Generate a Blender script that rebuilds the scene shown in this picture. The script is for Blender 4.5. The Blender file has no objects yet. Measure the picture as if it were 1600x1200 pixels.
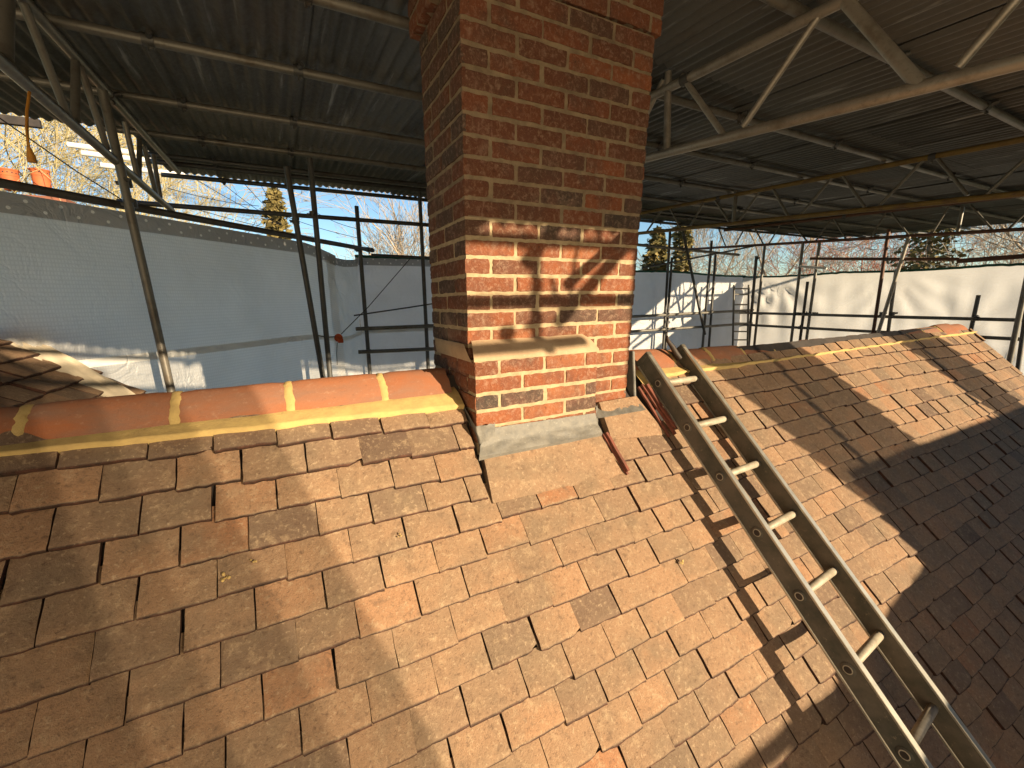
import bpy, math, random
from mathutils import Vector, Matrix, noise as mnoise
C = bpy.context.scene
COL = C.collection
rad = math.radians

# ------------------------------------------------------------------ camera
F, PIT, YAW, ROLL = 669.25, 0.193663, 0.485038, -0.0155037      # focal length in pixels of a 1600 px wide picture
W_ = Vector((math.sin(YAW)*math.cos(PIT), math.cos(YAW)*math.cos(PIT), -math.sin(PIT)))
_r = Vector((math.cos(YAW), -math.sin(YAW), 0)); _u = _r.cross(W_)
R_ = math.cos(ROLL)*_r + math.sin(ROLL)*_u
U_ = -math.sin(ROLL)*_r + math.cos(ROLL)*_u
cam = bpy.data.cameras.new('camera'); camo = bpy.data.objects.new('camera', cam); COL.objects.link(camo)
camo.matrix_world = Matrix(((R_.x, U_.x, -W_.x, 0), (R_.y, U_.y, -W_.y, 0), (R_.z, U_.z, -W_.z, 0), (0, 0, 0, 1)))
cam.sensor_width = 36; cam.lens = F/1600*36; cam.clip_start = 0.02; cam.clip_end = 900
C.camera = camo

# ------------------------------------------------------------------ sky, sun, exposure
SUN_EL, SUN_AZ = rad(13.2), math.atan2(0.419, -0.8595)
w = bpy.data.worlds.new('World'); C.world = w; w.use_nodes = True
nt = w.node_tree; bg = nt.nodes['Background']
sky = nt.nodes.new('ShaderNodeTexSky'); sky.sky_type = 'NISHITA'; sky.sun_disc = False
sky.sun_elevation = SUN_EL; sky.sun_rotation = SUN_AZ; sky.air_density = 1.0; sky.dust_density = 0.1; sky.ozone_density = 1.6
tint = nt.nodes.new('ShaderNodeMix'); tint.data_type = 'RGBA'; tint.blend_type = 'MULTIPLY'; tint.inputs[0].default_value = 1.0
tint.inputs[7].default_value = (0.80, 0.94, 1.08, 1)                       # white balance set for the warm sun
nt.links.new(sky.outputs[0], tint.inputs[6]); nt.links.new(tint.outputs[2], bg.inputs[0]); bg.inputs[1].default_value = 0.08
sl = bpy.data.lights.new('sun', 'SUN'); sl.energy = 5.0; sl.angle = rad(0.45); sl.color = (1, 0.80, 0.53)
so = bpy.data.objects.new('sun', sl); COL.objects.link(so)
SD = Vector((-0.419, 0.8595, -0.2235)).normalized()
so.rotation_euler = SD.to_track_quat('-Z', 'Y').to_euler(); so.location = (6, -12, 9)
C.view_settings.view_transform = 'Standard'; C.view_settings.look = 'None'; C.view_settings.gamma = 1
C.view_settings.exposure = 1.15
C.cycles.max_bounces = 8; C.cycles.diffuse_bounces = 5; C.cycles.transmission_bounces = 6; C.cycles.transparent_max_bounces = 12
try: C.cycles.sample_clamp_indirect = 6
except Exception: pass

# ------------------------------------------------------------------ helpers
def at(px, py, axis, val):
    d = W_ + R_*((px-800)/F) - U_*((py-600)/F)
    return d*(val/d[axis])
def atp(px, py, n, c):
    d = W_ + R_*((px-800)/F) - U_*((py-600)/F); n = Vector(n)
    return d*(c/d.dot(n))
TN = (0, -0.04, 1)
def tin_z(y): return 1.36 + 0.04*y

class MB:
    def __init__(s): s.v = []; s.f = []; s.a = []; s.sm = []; s.uv = None
    def add(s, vs, fs, a=0.5, smooth=False):
        o = len(s.v); s.v += [tuple(p) for p in vs]; s.a += [a]*len(vs)
        s.f += [tuple(i+o for i in f) for f in fs]; s.sm += [smooth]*len(fs)
    def box(s, c, sx, sy, sz, M=None, a=0.5, bev=0.0):
        c = Vector(c)
        if bev <= 0:
            vs = [Vector((x*sx/2, y*sy/2, z*sz/2)) for x in (-1, 1) for y in (-1, 1) for z in (-1, 1)]
            fs = [(0,1,3,2),(4,6,7,5),(0,4,5,1),(2,3,7,6),(0,2,6,4),(1,5,7,3)]
        else:
            vs = []; idx = {}
            for x in (-1, 1):
                for y in (-1, 1):
                    for z in (-1, 1):
                        for k in range(3):
                            p = [x*sx/2, y*sy/2, z*sz/2]
                            for j in range(3):
                                if j != k: p[j] -= bev*(1 if p[j] > 0 else -1)
                            idx[(x, y, z, k)] = len(vs); vs.append(Vector(p))
            fs = []
            for k in range(3):
                i, j = [q for q in range(3) if q != k]
                for sg in (-1, 1):
                    q = []
                    for a1, a2 in ((-1,-1),(1,-1),(1,1),(-1,1)):
                        t = [0, 0, 0]; t[k] = sg; t[i] = a1; t[j] = a2; q.append(idx[(t[0], t[1], t[2], k)])
                    fs.append(tuple(q))
            for k in range(3):
                i, j = [q for q in range(3) if q != k]
                for a1 in (-1, 1):
                    for a2 in (-1, 1):
                        t0 = [0,0,0]; t1 = [0,0,0]; t0[k] = -1; t1[k] = 1
                        for t in (t0, t1): t[i] = a1; t[j] = a2
                        fs.append((idx[(*t0, i)], idx[(*t1, i)], idx[(*t1, j)], idx[(*t0, j)]))
            for x in (-1, 1):
                for y in (-1, 1):
                    for z in (-1, 1): fs.append(tuple(idx[(x, y, z, k)] for k in range(3)))
        if M is not None: vs = [M @ p for p in vs]
        s.add([p + c for p in vs], fs, a)
    def tube(s, p, q, r, n=12, r2=None, a=0.5, cap=True, smooth=True):
        p = Vector(p); q = Vector(q); d = (q-p)
        if d.length < 1e-6: return
        d.normalize(); e = Vector((0,0,1)) if abs(d.z) < 0.9 else Vector((1,0,0))
        x = d.cross(e).normalized(); y = d.cross(x); r2 = r if r2 is None else r2
        vs = []
        for P, rr in ((p, r), (q, r2)):
            for i in range(n):
                t = 2*math.pi*i/n; vs.append(P + x*(rr*math.cos(t)) + y*(rr*math.sin(t)))
        s.add(vs, [(i, (i+1) % n, n+(i+1) % n, n+i) for i in range(n)], a, smooth)
        if cap:
            s.add(vs[:n], [tuple(range(n-1, -1, -1))], a); s.add(vs[n:], [tuple(range(n))], a)
    def path(s, pts, r, n=8, a=0.5, rs=None):
        pts = [Vector(p) for p in pts]; ring = []
        for i, p in enumerate(pts):
            d = (pts[min(i+1, len(pts)-1)] - pts[max(i-1, 0)]).normalized()
            e = Vector((0,0,1)) if abs(d.z) < 0.95 else Vector((1,0,0))
            x = d.cross(e).normalized(); y = d.cross(x); rr = rs[i] if rs else r
            ring += [p + x*(rr*math.cos(2*math.pi*k/n)) + y*(rr*math.sin(2*math.pi*k/n)) for k in range(n)]
        fs = [(i*n+k, i*n+(k+1) % n, (i+1)*n+(k+1) % n, (i+1)*n+k) for i in range(len(pts)-1) for k in range(n)]
        s.add(ring, fs, a, True)
        m = len(ring); s.add(ring[:n], [tuple(range(n-1, -1, -1))], a); s.add(ring[m-n:], [tuple(range(n))], a)
    def grid(s, fn, nu, nv, a=0.5, smooth=True, uvf=None):
        o = len(s.v)
        vs = [fn(i/nu, j/nv) for j in range(nv+1) for i in range(nu+1)]
        fs = [(j*(nu+1)+i, j*(nu+1)+i+1, (j+1)*(nu+1)+i+1, (j+1)*(nu+1)+i) for j in range(nv) for i in range(nu)]
        s.add(vs, fs, a, smooth)
        if uvf:
            if s.uv is None: s.uv = {}
            for j in range(nv+1):
                for i in range(nu+1): s.uv[o+j*(nu+1)+i] = uvf(i/nu, j/nv)
    def build(s, name, mat, parent=None):
        me = bpy.data.meshes.new(name); me.from_pydata(s.v, [], s.f); me.update()
        at_ = me.attributes.new('rnd', 'FLOAT', 'POINT'); at_.data.foreach_set('value', s.a)
        me.polygons.foreach_set('use_smooth', s.sm)
        if s.uv:
            uvl = me.uv_layers.new(name='UVMap')
            for l in me.loops: uvl.data[l.index].uv = s.uv.get(l.vertex_index, (0, 0))
        me.materials.append(mat)
        o = bpy.data.objects.new(name, me); COL.objects.link(o)
        if parent is not None:
            o.parent = parent; o.matrix_parent_inverse = parent.matrix_basis.inverted()
        return o
def tag(o, label=None, cat=None, group=None, kind=None):
    if label: o['label'] = label
    if cat: o['category'] = cat
    if group: o['group'] = group
    if kind: o['kind'] = kind
    return o
def empty(name, loc, label, cat, group=None):
    o = bpy.data.objects.new(name, None); COL.objects.link(o); o.location = loc; o.empty_display_size = 0.1
    return tag(o, label, cat, group)
def N3(p, sc=1.0, seed=0.0): return mnoise.noise(Vector(p)*sc + Vector((seed, seed*1.7, -seed)))

# ------------------------------------------------------------------ materials
def mat(name):
    m = bpy.data.materials.new(name); m.use_nodes = True
    t = m.node_tree; b = t.nodes['Principled BSDF']
    return m, t, b
def nd(t, kind, **kw):
    n = t.nodes.new(kind)
    for k, v in kw.items():
        if k in n.inputs: n.inputs[k].default_value = v
        else: setattr(n, k, v)
    return n
def noise(t, scale, detail=6, rough=0.6, vec=None, dist=0.0):
    n = nd(t, 'ShaderNodeTexNoise'); n.inputs['Scale'].default_value = scale; n.inputs['Detail'].default_value = detail
    n.inputs['Roughness'].default_value = rough; n.inputs['Distortion'].default_value = dist
    if vec is not None: t.links.new(vec, n.inputs['Vector'])
    return n.outputs['Fac']
def ramp(t, fac, stops, interp='LINEAR'):
    n = nd(t, 'ShaderNodeValToRGB'); cr = n.color_ramp; cr.interpolation = interp
    while len(cr.elements) < len(stops): cr.elements.new(0.5)
    for e, (p, c) in zip(cr.elements, stops):
        e.position = p; e.color = (*c, 1) if len(c) == 3 else c
    t.links.new(fac, n.inputs[0]); return n.outputs[0]
def mix(t, fac, a, b, mode='MIX'):
    n = nd(t, 'ShaderNodeMix', data_type='RGBA', blend_type=mode)
    if isinstance(fac, (int, float)): n.inputs[0].default_value = fac
    else: t.links.new(fac, n.inputs[0])
    for s, i in ((a, 6), (b, 7)):
        if isinstance(s, tuple): n.inputs[i].default_value = (*s, 1)
        else: t.links.new(s, n.inputs[i])
    return n.outputs[2]
def math_(t, op, a, b=None, clamp=False):
    n = nd(t, 'ShaderNodeMath', operation=op, use_clamp=clamp)
    for s, i in ((a, 0), (b, 1)):
        if s is None: continue
        if isinstance(s, (int, float)): n.inputs[i].default_value = s
        else: t.links.new(s, n.inputs[i])
    return n.outputs[0]
def bump(t, b, h, strength=0.3, dist=0.01):
    n = nd(t, 'ShaderNodeBump'); n.inputs['Strength'].default_value = strength; n.inputs['Distance'].default_value = dist
    t.links.new(h, n.inputs['Height']); t.links.new(n.outputs[0], b.inputs['Normal'])
def attr(t): return nd(t, 'ShaderNodeAttribute', attribute_name='rnd').outputs['Fac']
def objco(t, scale=(1, 1, 1)):
    tc = nd(t, 'ShaderNodeTexCoord'); mp = nd(t, 'ShaderNodeMapping'); mp.inputs['Scale'].default_value = scale
    t.links.new(tc.outputs['Object'], mp.inputs[0]); return mp.outputs[0]

def m_tile():
    m, t, b = mat('clay_tile'); co = objco(t); r = attr(t)
    base = ramp(t, r, [(0.0, (.095, .060, .043)), (0.10, (.165, .108, .073)), (0.25, (.212, .138, .088)), (0.5, (.262, .163, .098)),
                       (0.8, (.298, .180, .105)), (0.95, (.305, .162, .088)), (1.0, (.29, .135, .068))])
    n1 = noise(t, 4.5, 4, .6, co); n2 = noise(t, 24, 6, .68, co, .15); n3 = noise(t, 230, 3, .6, co); n4 = noise(t, 75, 5, .66, co, .3)
    c = mix(t, ramp(t, n1, [(.42, (0, 0, 0)), (.66, (.75, .75, .75))]), base, (.19, .136, .089))        # grey-brown weathering
    c = mix(t, ramp(t, n2, [(.55, (0, 0, 0)), (.68, (.55, .55, .55))]), c, (.385, .275, .17))          # pale lichen film
    c = mix(t, ramp(t, n4, [(.57, (0, 0, 0)), (.68, (.6, .6, .6))]), c, (.42, .31, .20))
    c = mix(t, ramp(t, n2, [(.30, (.65, .65, .65)), (.43, (0, 0, 0))]), c, (.12, .076, .05))           # sooty patches
    c = mix(t, ramp(t, n4, [(.32, (.7, .7, .7)), (.43, (0, 0, 0))]), c, (.11, .066, .043))              # dark pits
    c = mix(t, ramp(t, n3, [(.30, (.55, .55, .55)), (.46, (0, 0, 0))]), c, (.125, .08, .05))
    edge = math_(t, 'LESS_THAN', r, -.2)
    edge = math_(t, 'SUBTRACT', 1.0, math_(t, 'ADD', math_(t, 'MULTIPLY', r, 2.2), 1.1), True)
    c = mix(t, edge, c, mix(t, ramp(t, n2, [(.4, (0, 0, 0)), (.6, (1, 1, 1))]), (.030, .017, .012), (.085, .036, .023)))   # broken clay edges, darkened to paint the course shadow lines
    t.links.new(c, b.inputs['Base Color']); b.inputs['Roughness'].default_value = .82; b.inputs['Specular IOR Level'].default_value = .25
    h = mix(t, .45, mix(t, .45, n4, n3), n2); bump(t, b, h, .85, .009); return m
def m_brick():
    m, t, b = mat('old_red_brick'); co = objco(t); r = attr(t)
    base = ramp(t, r, [(0.0, (.06, .046, .038)), (0.13, (.085, .056, .042)), (0.22, (.13, .052, .030)), (.5, (.20, .066, .031)), (.8, (.25, .082, .036)), (1.0, (.30, .12, .055))])
    n1 = noise(t, 9, 5, .65, co); n2 = noise(t, 45, 6, .7, co, .5); n3 = noise(t, 150, 4, .7, co)
    n0 = noise(t, 2.6, 5, .7, co, .5)
    c = mix(t, ramp(t, n1, [(.45, (0, 0, 0)), (.75, (.8, .8, .8))]), base, (.15, .065, .045))
    c = mix(t, ramp(t, n0, [(.50, (0, 0, 0)), (.66, (.7, .7, .7))]), c, (.085, .055, .042))
    c = mix(t, ramp(t, n0, [(.30, (.45, .45, .45)), (.42, (0, 0, 0))]), c, (.40, .28, .20))
    c = mix(t, ramp(t, n2, [(.50, (0, 0, 0)), (.74, (.55, .55, .55))]), c, (.40, .28, .20))
    c = mix(t, ramp(t, n3, [(.58, (0, 0, 0)), (.72, (.5, .5, .5))]), c, (.42, .27, .18))
    c = mix(t, ramp(t, n2, [(.28, (.8, .8, .8)), (.40, (0, 0, 0))]), c, (.06, .03, .022))
    t.links.new(c, b.inputs['Base Color']); b.inputs['Roughness'].default_value = .85; b.inputs['Specular IOR Level'].default_value = .2
    bump(t, b, mix(t, .4, n2, n3), .9, .011); return m
def m_plain(name, col, col2, scale=14, rough=.85, bs=.5, bd=.005, metal=0.0, scale2=90, spec=.3, amt=(.4, .65), speck=None):
    m, t, b = mat(name); co = objco(t)
    n1 = noise(t, scale, 6, .65, co); n2 = noise(t, scale2, 5, .7, co)
    c = mix(t, ramp(t, n1, [(amt[0], (0, 0, 0)), (amt[1], (1, 1, 1))]), col, col2)
    if speck:
        n5 = noise(t, 55, 7, .75, co, .3); c = mix(t, ramp(t, n5, [(.60, (0, 0, 0)), (.68, (.85, .85, .85))]), c, speck)
        c = mix(t, ramp(t, n5, [(.30, (.7, .7, .7)), (.39, (0, 0, 0))]), c, tuple(x*.45 for x in col2))
    t.links.new(c, b.inputs['Base Color']); b.inputs['Roughness'].default_value = rough; b.inputs['Metallic'].default_value = metal
    b.inputs['Specular IOR Level'].default_value = spec
    if bs: bump(t, b, mix(t, .5, n1, n2), bs, bd)
    return m
def m_rust_tube(name, c1, c2, metal, rough):
    m, t, b = mat(name); co = objco(t)
    n1 = noise(t, 6, 6, .7, co); n2 = noise(t, 60, 4, .7, co)
    c = mix(t, ramp(t, n1, [(.48, (0, 0, 0)), (.66, (1, 1, 1))]), c1, c2)
    c = mix(t, ramp(t, n2, [(.55, (0, 0, 0)), (.7, (.6, .6, .6))]), c, tuple(x*.55 for x in c1))
    t.links.new(c, b.inputs['Base Color']); b.inputs['Metallic'].default_value = metal; b.inputs['Roughness'].default_value = rough
    bump(t, b, n2, .25, .002); return m
def m_tin():
    m, t, b = mat('weathered_tin'); r = attr(t)
    co = objco(t, (9, .55, 3)); co2 = objco(t)
    st = noise(t, 1.6, 6, .65, co); n2 = noise(t, 1.1, 4, .6, co2); n3 = noise(t, 30, 5, .7, co2)
    c = ramp(t, r, [(0, (.065, .065, .063)), (.5, (.108, .106, .10)), (1, (.15, .146, .137))])
    c = mix(t, ramp(t, st, [(.42, (0, 0, 0)), (.62, (1, 1, 1))]), c, (.125, .126, .124))
    c = mix(t, ramp(t, st, [(.60, (0, 0, 0)), (.68, (.85, .85, .85))]), c, (.36, .37, .37))
    c = mix(t, ramp(t, n2, [(.54, (0, 0, 0)), (.72, (.55, .55, .55))]), c, (.12, .085, .06))
    t.links.new(c, b.inputs['Base Color']); b.inputs['Metallic'].default_value = .35
    t.links.new(ramp(t, n3, [(.3, (.38,)*3), (.7, (.65,)*3)]), b.inputs['Roughness'])
    bump(t, b, n3, .15, .003); return m
def m_sheet(name, col, mesh_scale, trans=.5, mesh_amt=.35, dots=False):
    """woven white scaffold sheeting: diffuse + translucent, fine woven grid, fold noise"""
    m, t, b = mat(name); t.nodes.remove(b); out = t.nodes['Material Output']
    uv = nd(t, 'ShaderNodeTexCoord').outputs['UV']; co = objco(t)
    def lines(ax, sc):
        sp = nd(t, 'ShaderNodeSeparateXYZ'); t.links.new(uv, sp.inputs[0])
        fr = math_(t, 'FRACT', math_(t, 'MULTIPLY', sp.outputs[ax], sc)); return math_(t, 'GREATER_THAN', fr, .62)
    g = math_(t, 'MAXIMUM', lines(0, mesh_scale), lines(1, mesh_scale*.62))
    n1 = noise(t, 1.3, 5, .6, co); n2 = noise(t, 40, 4, .7, co)
    c = mix(t, ramp(t, n1, [(.35, (0, 0, 0)), (.7, (1, 1, 1))]), col, tuple(x*.86 for x in col))
    c = mix(t, math_(t, 'MULTIPLY', g, mesh_amt), c, tuple(x*.62 for x in col))
    c = mix(t, ramp(t, n2, [(.66, (0, 0, 0)), (.78, (.5, .5, .5))]), c, tuple(x*.7 for x in col))
    if dots:                                                       # two staggered rows of pale eyelets along the hem
        sp = nd(t, 'ShaderNodeSeparateXYZ'); t.links.new(uv, sp.inputs[0])
        row = None
        for v0, sh_ in ((.3, 0.0), (.72, .5)):
            fx = math_(t, 'SUBTRACT', math_(t, 'FRACT', math_(t, 'ADD', math_(t, 'MULTIPLY', sp.outputs[0], 1/.165), sh_)), .5)
            fx = math_(t, 'MULTIPLY', fx, .165); fy = math_(t, 'MULTIPLY', math_(t, 'SUBTRACT', sp.outputs[1], v0), .125)
            d_ = math_(t, 'LESS_THAN', math_(t, 'ADD', math_(t, 'MULTIPLY', fx, fx), math_(t, 'MULTIPLY', fy, fy)), .0105**2)
            row = d_ if row is None else math_(t, 'MAXIMUM', row, d_)
        c = mix(t, row, c, (.95, .95, .93))
    df = nd(t, 'ShaderNodeBsdfDiffuse'); tr = nd(t, 'ShaderNodeBsdfTranslucent'); mx = nd(t, 'ShaderNodeMixShader')
    gl = nd(t, 'ShaderNodeBsdfGlossy'); gl.inputs['Roughness'].default_value = .45; mx2 = nd(t, 'ShaderNodeMixShader'); mx2.inputs[0].default_value = .05
    t.links.new(c, df.inputs[0]); t.links.new(c, tr.inputs[0]); mx.inputs[0].default_value = trans
    bp = nd(t, 'ShaderNodeBump'); bp.inputs['Strength'].default_value = .55; bp.inputs['Distance'].default_value = .03
    cz = math_(t, 'ABSOLUTE', math_(t, 'SUBTRACT', noise(t, 3.2, 4, .55, co, 1.6), .5)); cz = math_(t, 'MULTIPLY', math_(t, 'MINIMUM', cz, .09), 5)
    t.links.new(math_(t, 'ADD', cz, math_(t, 'MULTIPLY', noise(t, 9, 5, .6, co, .8), .5)), bp.inputs['Height'])
    for q in (df, gl): t.links.new(bp.outputs[0], q.inputs['Normal'])
    t.links.new(df.outputs[0], mx.inputs[1]); t.links.new(tr.outputs[0], mx.inputs[2])
    t.links.new(mx.outputs[0], mx2.inputs[1]); t.links.new(gl.outputs[0], mx2.inputs[2])
    t.links.new(mx2.outputs[0], out.inputs[0]); return m
def m_net(name, col, alpha):
    m, t, b = mat(name); t.nodes.remove(b); out = t.nodes['Material Output']
    df = nd(t, 'ShaderNodeBsdfDiffuse'); df.inputs[0].default_value = (*col, 1)
    tp = nd(t, 'ShaderNodeBsdfTransparent'); mx = nd(t, 'ShaderNodeMixShader'); mx.inputs[0].default_value = alpha
    t.links.new(tp.outputs[0], mx.inputs[1]); t.links.new(df.outputs[0], mx.inputs[2]); t.links.new(mx.outputs[0], out.inputs[0]); return m

M = {}
M['tile'] = m_tile(); M['brick'] = m_brick(); M['tin'] = m_tin()
M['mortar'] = m_plain('lime_mortar', (.42, .32, .195), (.30, .225, .135), 26, .9, .8, .006)
M['shademortar'] = m_plain('shade_painted_mortar', (.27, .20, .125), (.17, .125, .08), 14, .9, .8, .006)  # darker copy of the lime mortar, with the upper shaft's shade painted in
M['bedding'] = m_plain('yellow_bedding_mortar', (.50, .355, .135), (.41, .285, .115), 16, .92, .9, .006, scale2=130)
def m_ridge():
    m, t, b = mat('terracotta_ridge'); co = objco(t); co2 = objco(t, (.35, 1, 1))
    n1 = noise(t, 6, 6, .7, co2, .4); n2 = noise(t, 34, 7, .75, co); n3 = noise(t, 180, 4, .75, co); oi = nd(t, 'ShaderNodeObjectInfo').outputs['Random']
    c = ramp(t, oi, [(0, (.26, .10, .05)), (.5, (.33, .115, .048)), (1, (.31, .14, .078))])
    c = mix(t, ramp(t, n1, [(.38, (0, 0, 0)), (.66, (.9, .9, .9))]), c, (.225, .125, .085))
    c = mix(t, ramp(t, n2, [(.57, (0, 0, 0)), (.72, (.6, .6, .6))]), c, (.42, .27, .18))
    c = mix(t, ramp(t, n2, [(.28, (.7, .7, .7)), (.40, (0, 0, 0))]), c, (.13, .06, .04))
    c = mix(t, ramp(t, n3, [(.60, (0, 0, 0)), (.78, (.5, .5, .5))]), c, (.44, .30, .21))
    t.links.new(c, b.inputs['Base Color']); b.inputs['Roughness'].default_value = .82; b.inputs['Specular IOR Level'].default_value = .25
    bump(t, b, mix(t, .5, n2, n3), .7, .006); return m
M['ridge'] = m_ridge()
M['flaunch'] = m_plain('smooth_render', (.44, .315, .195), (.36, .25, .155), 9, .9, .7, .005, scale2=120, speck=(.5, .38, .26))
M['slab'] = m_plain('weathered_slab', (.27, .165, .105), (.235, .150, .098), 70, .85, 1.0, .007, scale2=230, amt=(.35, .7), speck=(.42, .30, .19))
M['lead'] = m_plain('lead_sheet', (.175, .162, .14), (.125, .12, .11), 22, .6, .6, .006, metal=.1, scale2=90, spec=.35, speck=(.30, .285, .25))
M['rededge'] = m_plain('red_clay_edge', (.19, .06, .038), (.11, .045, .03), 15, .8, .4, .003)
M['alu'] = m_plain('ladder_alloy', (.50, .47, .40), (.36, .34, .29), 10, .38, .2, .002, metal=.75, scale2=70)
M['aludirty'] = m_plain('dirty_ladder_alloy', (.125, .105, .082), (.06, .058, .045), 7, .65, .4, .003, metal=.1, scale2=70, speck=(.26, .21, .15))
M['rung'] = m_plain('chalky_rung', (.40, .35, .27), (.26, .22, .16), 18, .6, .4, .003, metal=.15, scale2=120, speck=(.5, .45, .36))
M['rubber_shade'] = m_plain('dark_rubber_hole_shade', (.03, .022, .018), (.05, .035, .025), 20, .6, .3, .003)
M['steel'] = m_rust_tube('galvanised_tube', (.165, .155, .135), (.11, .09, .068), .3, .42)
M['steeld'] = m_rust_tube('dull_scaffold_tube', (.085, .085, .082), (.07, .055, .045), .35, .5)
M['alubeam'] = m_rust_tube('alloy_beam_tube', (.31, .28, .24), (.21, .18, .145), .45, .42)
M['yellow'] = m_rust_tube('yellow_painted_tube', (.21, .135, .035), (.13, .075, .035), .1, .55)
M['rust'] = m_rust_tube('rusty_tube', (.14, .065, .04), (.10, .055, .04), .2, .65)
M['white'] = m_plain('white_tube', (.75, .72, .68), (.62, .6, .56), 6, .5, 0)
M['sheetL'] = m_sheet('ribbed_white_sheeting', (.97, .96, .94), 60, .74, .26)
M['sheetB'] = m_sheet('white_sheeting', (.92, .91, .90), 75, .55, .12)
M['hem'] = m_sheet('grey_hem_band', (.50, .50, .51), 60, .5, 0.0, True)
M['seam'] = m_sheet('seam_tape', (.88, .87, .84), 60, .35, 0.0)
M['curtain'] = m_sheet('thin_cream_sheeting', (.95, .86, .71), 75, .74, .06)
M['densenet'] = m_net('brown_netting', (.3, .24, .18), .83)
M['softnet'] = m_net('cream_edge_softening_net', (.6, .5, .4), .50)
M['tarp'] = m_plain('tan_canvas', (.56, .48, .36), (.44, .38, .29), 5, .85, .4, .006)
M['rope'] = m_plain('green_rope', (.03, .12, .085), (.02, .07, .05), 10, .8, .3, .003)
M['dark'] = m_plain('dark_batten', (.05, .04, .035), (.03, .026, .024), 10, .8, .3, .003)
M['net'] = m_net('blue_netting', (.16, .22, .42), .22)
M['cord'] = m_plain('orange_cord', (.45, .20, .03), (.34, .14, .02), 10, .6, 0)
M['tag'] = m_plain('orange_plastic', (.55, .09, .02), (.42, .06, .02), 10, .5, 0)
M['pot'] = m_plain('terracotta_pot', (.50, .13, .045), (.40, .10, .04), 8, .7, .2, .003)
M['bark'] = m_plain('grey_bark', (.20, .155, .11), (.30, .24, .17), 8, .9, .5, .01)
M['twig'] = m_plain('brown_twigs', (.36, .28, .20), (.50, .42, .31), 3, .9, 0)
M['twigy'] = m_plain('yellow_green_twigs', (.54, .46, .22), (.46, .37, .22), 2, .9, 0)
M['twigr'] = m_plain('red_twigs', (.50, .17, .10), (.42, .22, .13), 2, .9, 0)
M['leaf'] = m_plain('olive_foliage', (.15, .125, .04), (.22, .165, .06), 3, .8, 0)
M['grass'] = m_plain('garden_grass', (.06, .09, .03), (.10, .10, .05), .8, .95, .4, .03)
M['wall'] = m_plain('wall_brickwork', (.26, .10, .06), (.20, .08, .05), 6, .9, .4, .004)

random.seed(7)
exec_order = []
# ------------------------------------------------------------------ ground
g = MB(); g.grid(lambda u, v: Vector((-200+400*u, -200+400*v, -7.0 + .4*N3((u*40, v*40, 0)))), 60, 60)
tag(g.build('ground', M['grass']), kind='structure')

# ------------------------------------------------------------------ the tiled roof
SL = math.atan(1.28); CS, SN = math.cos(SL), math.sin(SL)
RN = Vector((0, -SN, CS)); RD = Vector((0, -CS, -SN)); RX = Vector((1, 0, 0))      # normal, down slope, along ridge
def roof_pt(x, z, h=0.0): return Vector((x, 1.875 + (z+.458)/1.28, z)) + RN*h
roof = empty('tiled_roof', (0, 2, -.4), 'steep roof slope of old handmade clay tiles around the chimney', 'roof')
def tile(mb, o, X, D, Nn, wd, vis, rng, seed, lo=False, aa=None):
    """one clay plain tile; o = middle of its lower edge on the roof plane"""
    ln = vis + .06; th = .0165; a = rng.random()
    a = a*.62 + .28
    q = rng.random()
    if q < .09: a = rng.uniform(.02, .25)
    elif q > .95: a = rng.uniform(.92, 1)
    if aa is not None: a = aa
    rot = rng.gauss(0, .010); lift = max(-.003, rng.gauss(.002, .0035)); camb = rng.uniform(.000, .004); tw = rng.gauss(0, .003)
    nu, nv = (4, 3) if lo else (7, 6); lipw = rng.uniform(.006, .0125)
    top = []; cut = rng.random(); cs = rng.choice((-1, 1))
    for j in range(nv+1):
        for i in range(nu+1):
            u = i/nu-.5; v = (0, lipw/ln, *[.16+.84*q/(nv-2) for q in range(nv-1)])[j] if nv > 2 else j/nv
            x = u*wd; d = -ln*v
            if j == 0:
                d += .005*N3((seed*3.1+i*.9, 0, seed), 1.0)
                if cut < .05 and abs(u*2*cs-1) < .4: d -= .022*(1-abs(u*2*cs-1)/.4)
            if i in (0, nu): x += .0025*N3((seed, j*.8, seed*2.3))
            h = .0365 + lift + tw*u*2 - .0325*v + camb*(1-4*u*u) - .003*(abs(u*2)**6) - (.0035 if j == 0 else 0)
            h += .0012*N3((x*24+seed, d*24, seed*.7))
            xr = x*math.cos(rot)-d*math.sin(rot); dr = x*math.sin(rot)+d*math.cos(rot)
            top.append(o + X*xr + D*dr + Nn*h)
    bot = [p - Nn*th for p in top]; n = len(top)
    fs = [(j*(nu+1)+i, j*(nu+1)+i+1, (j+1)*(nu+1)+i+1, (j+1)*(nu+1)+i) for j in range(nv) for i in range(nu)]
    o_ = len(mb.v); mb.add(top, fs, a, True)
    for i in range(nu+1): mb.a[o_+i] = -.75                          # worn, dirty lower lip, also painted dark as a shadow line
    ed = [i for i in range(nu+1)] + [(j)*(nu+1)+nu for j in range(1, nv+1)] + [nv*(nu+1)+i for i in range(nu-1, -1, -1)] + [j*(nu+1) for j in range(nv-1, 0, -1)]
    rim = [top[i] for i in ed]; rb = [bot[i] for i in ed]; k = len(ed)
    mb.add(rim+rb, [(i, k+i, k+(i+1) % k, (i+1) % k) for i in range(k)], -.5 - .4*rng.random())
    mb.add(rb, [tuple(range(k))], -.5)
rng = random.Random(11)
GZ = .0953
def xend(z): return 6.93 + .62*(-.45-z)
tl = MB(); deck = MB()
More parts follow.
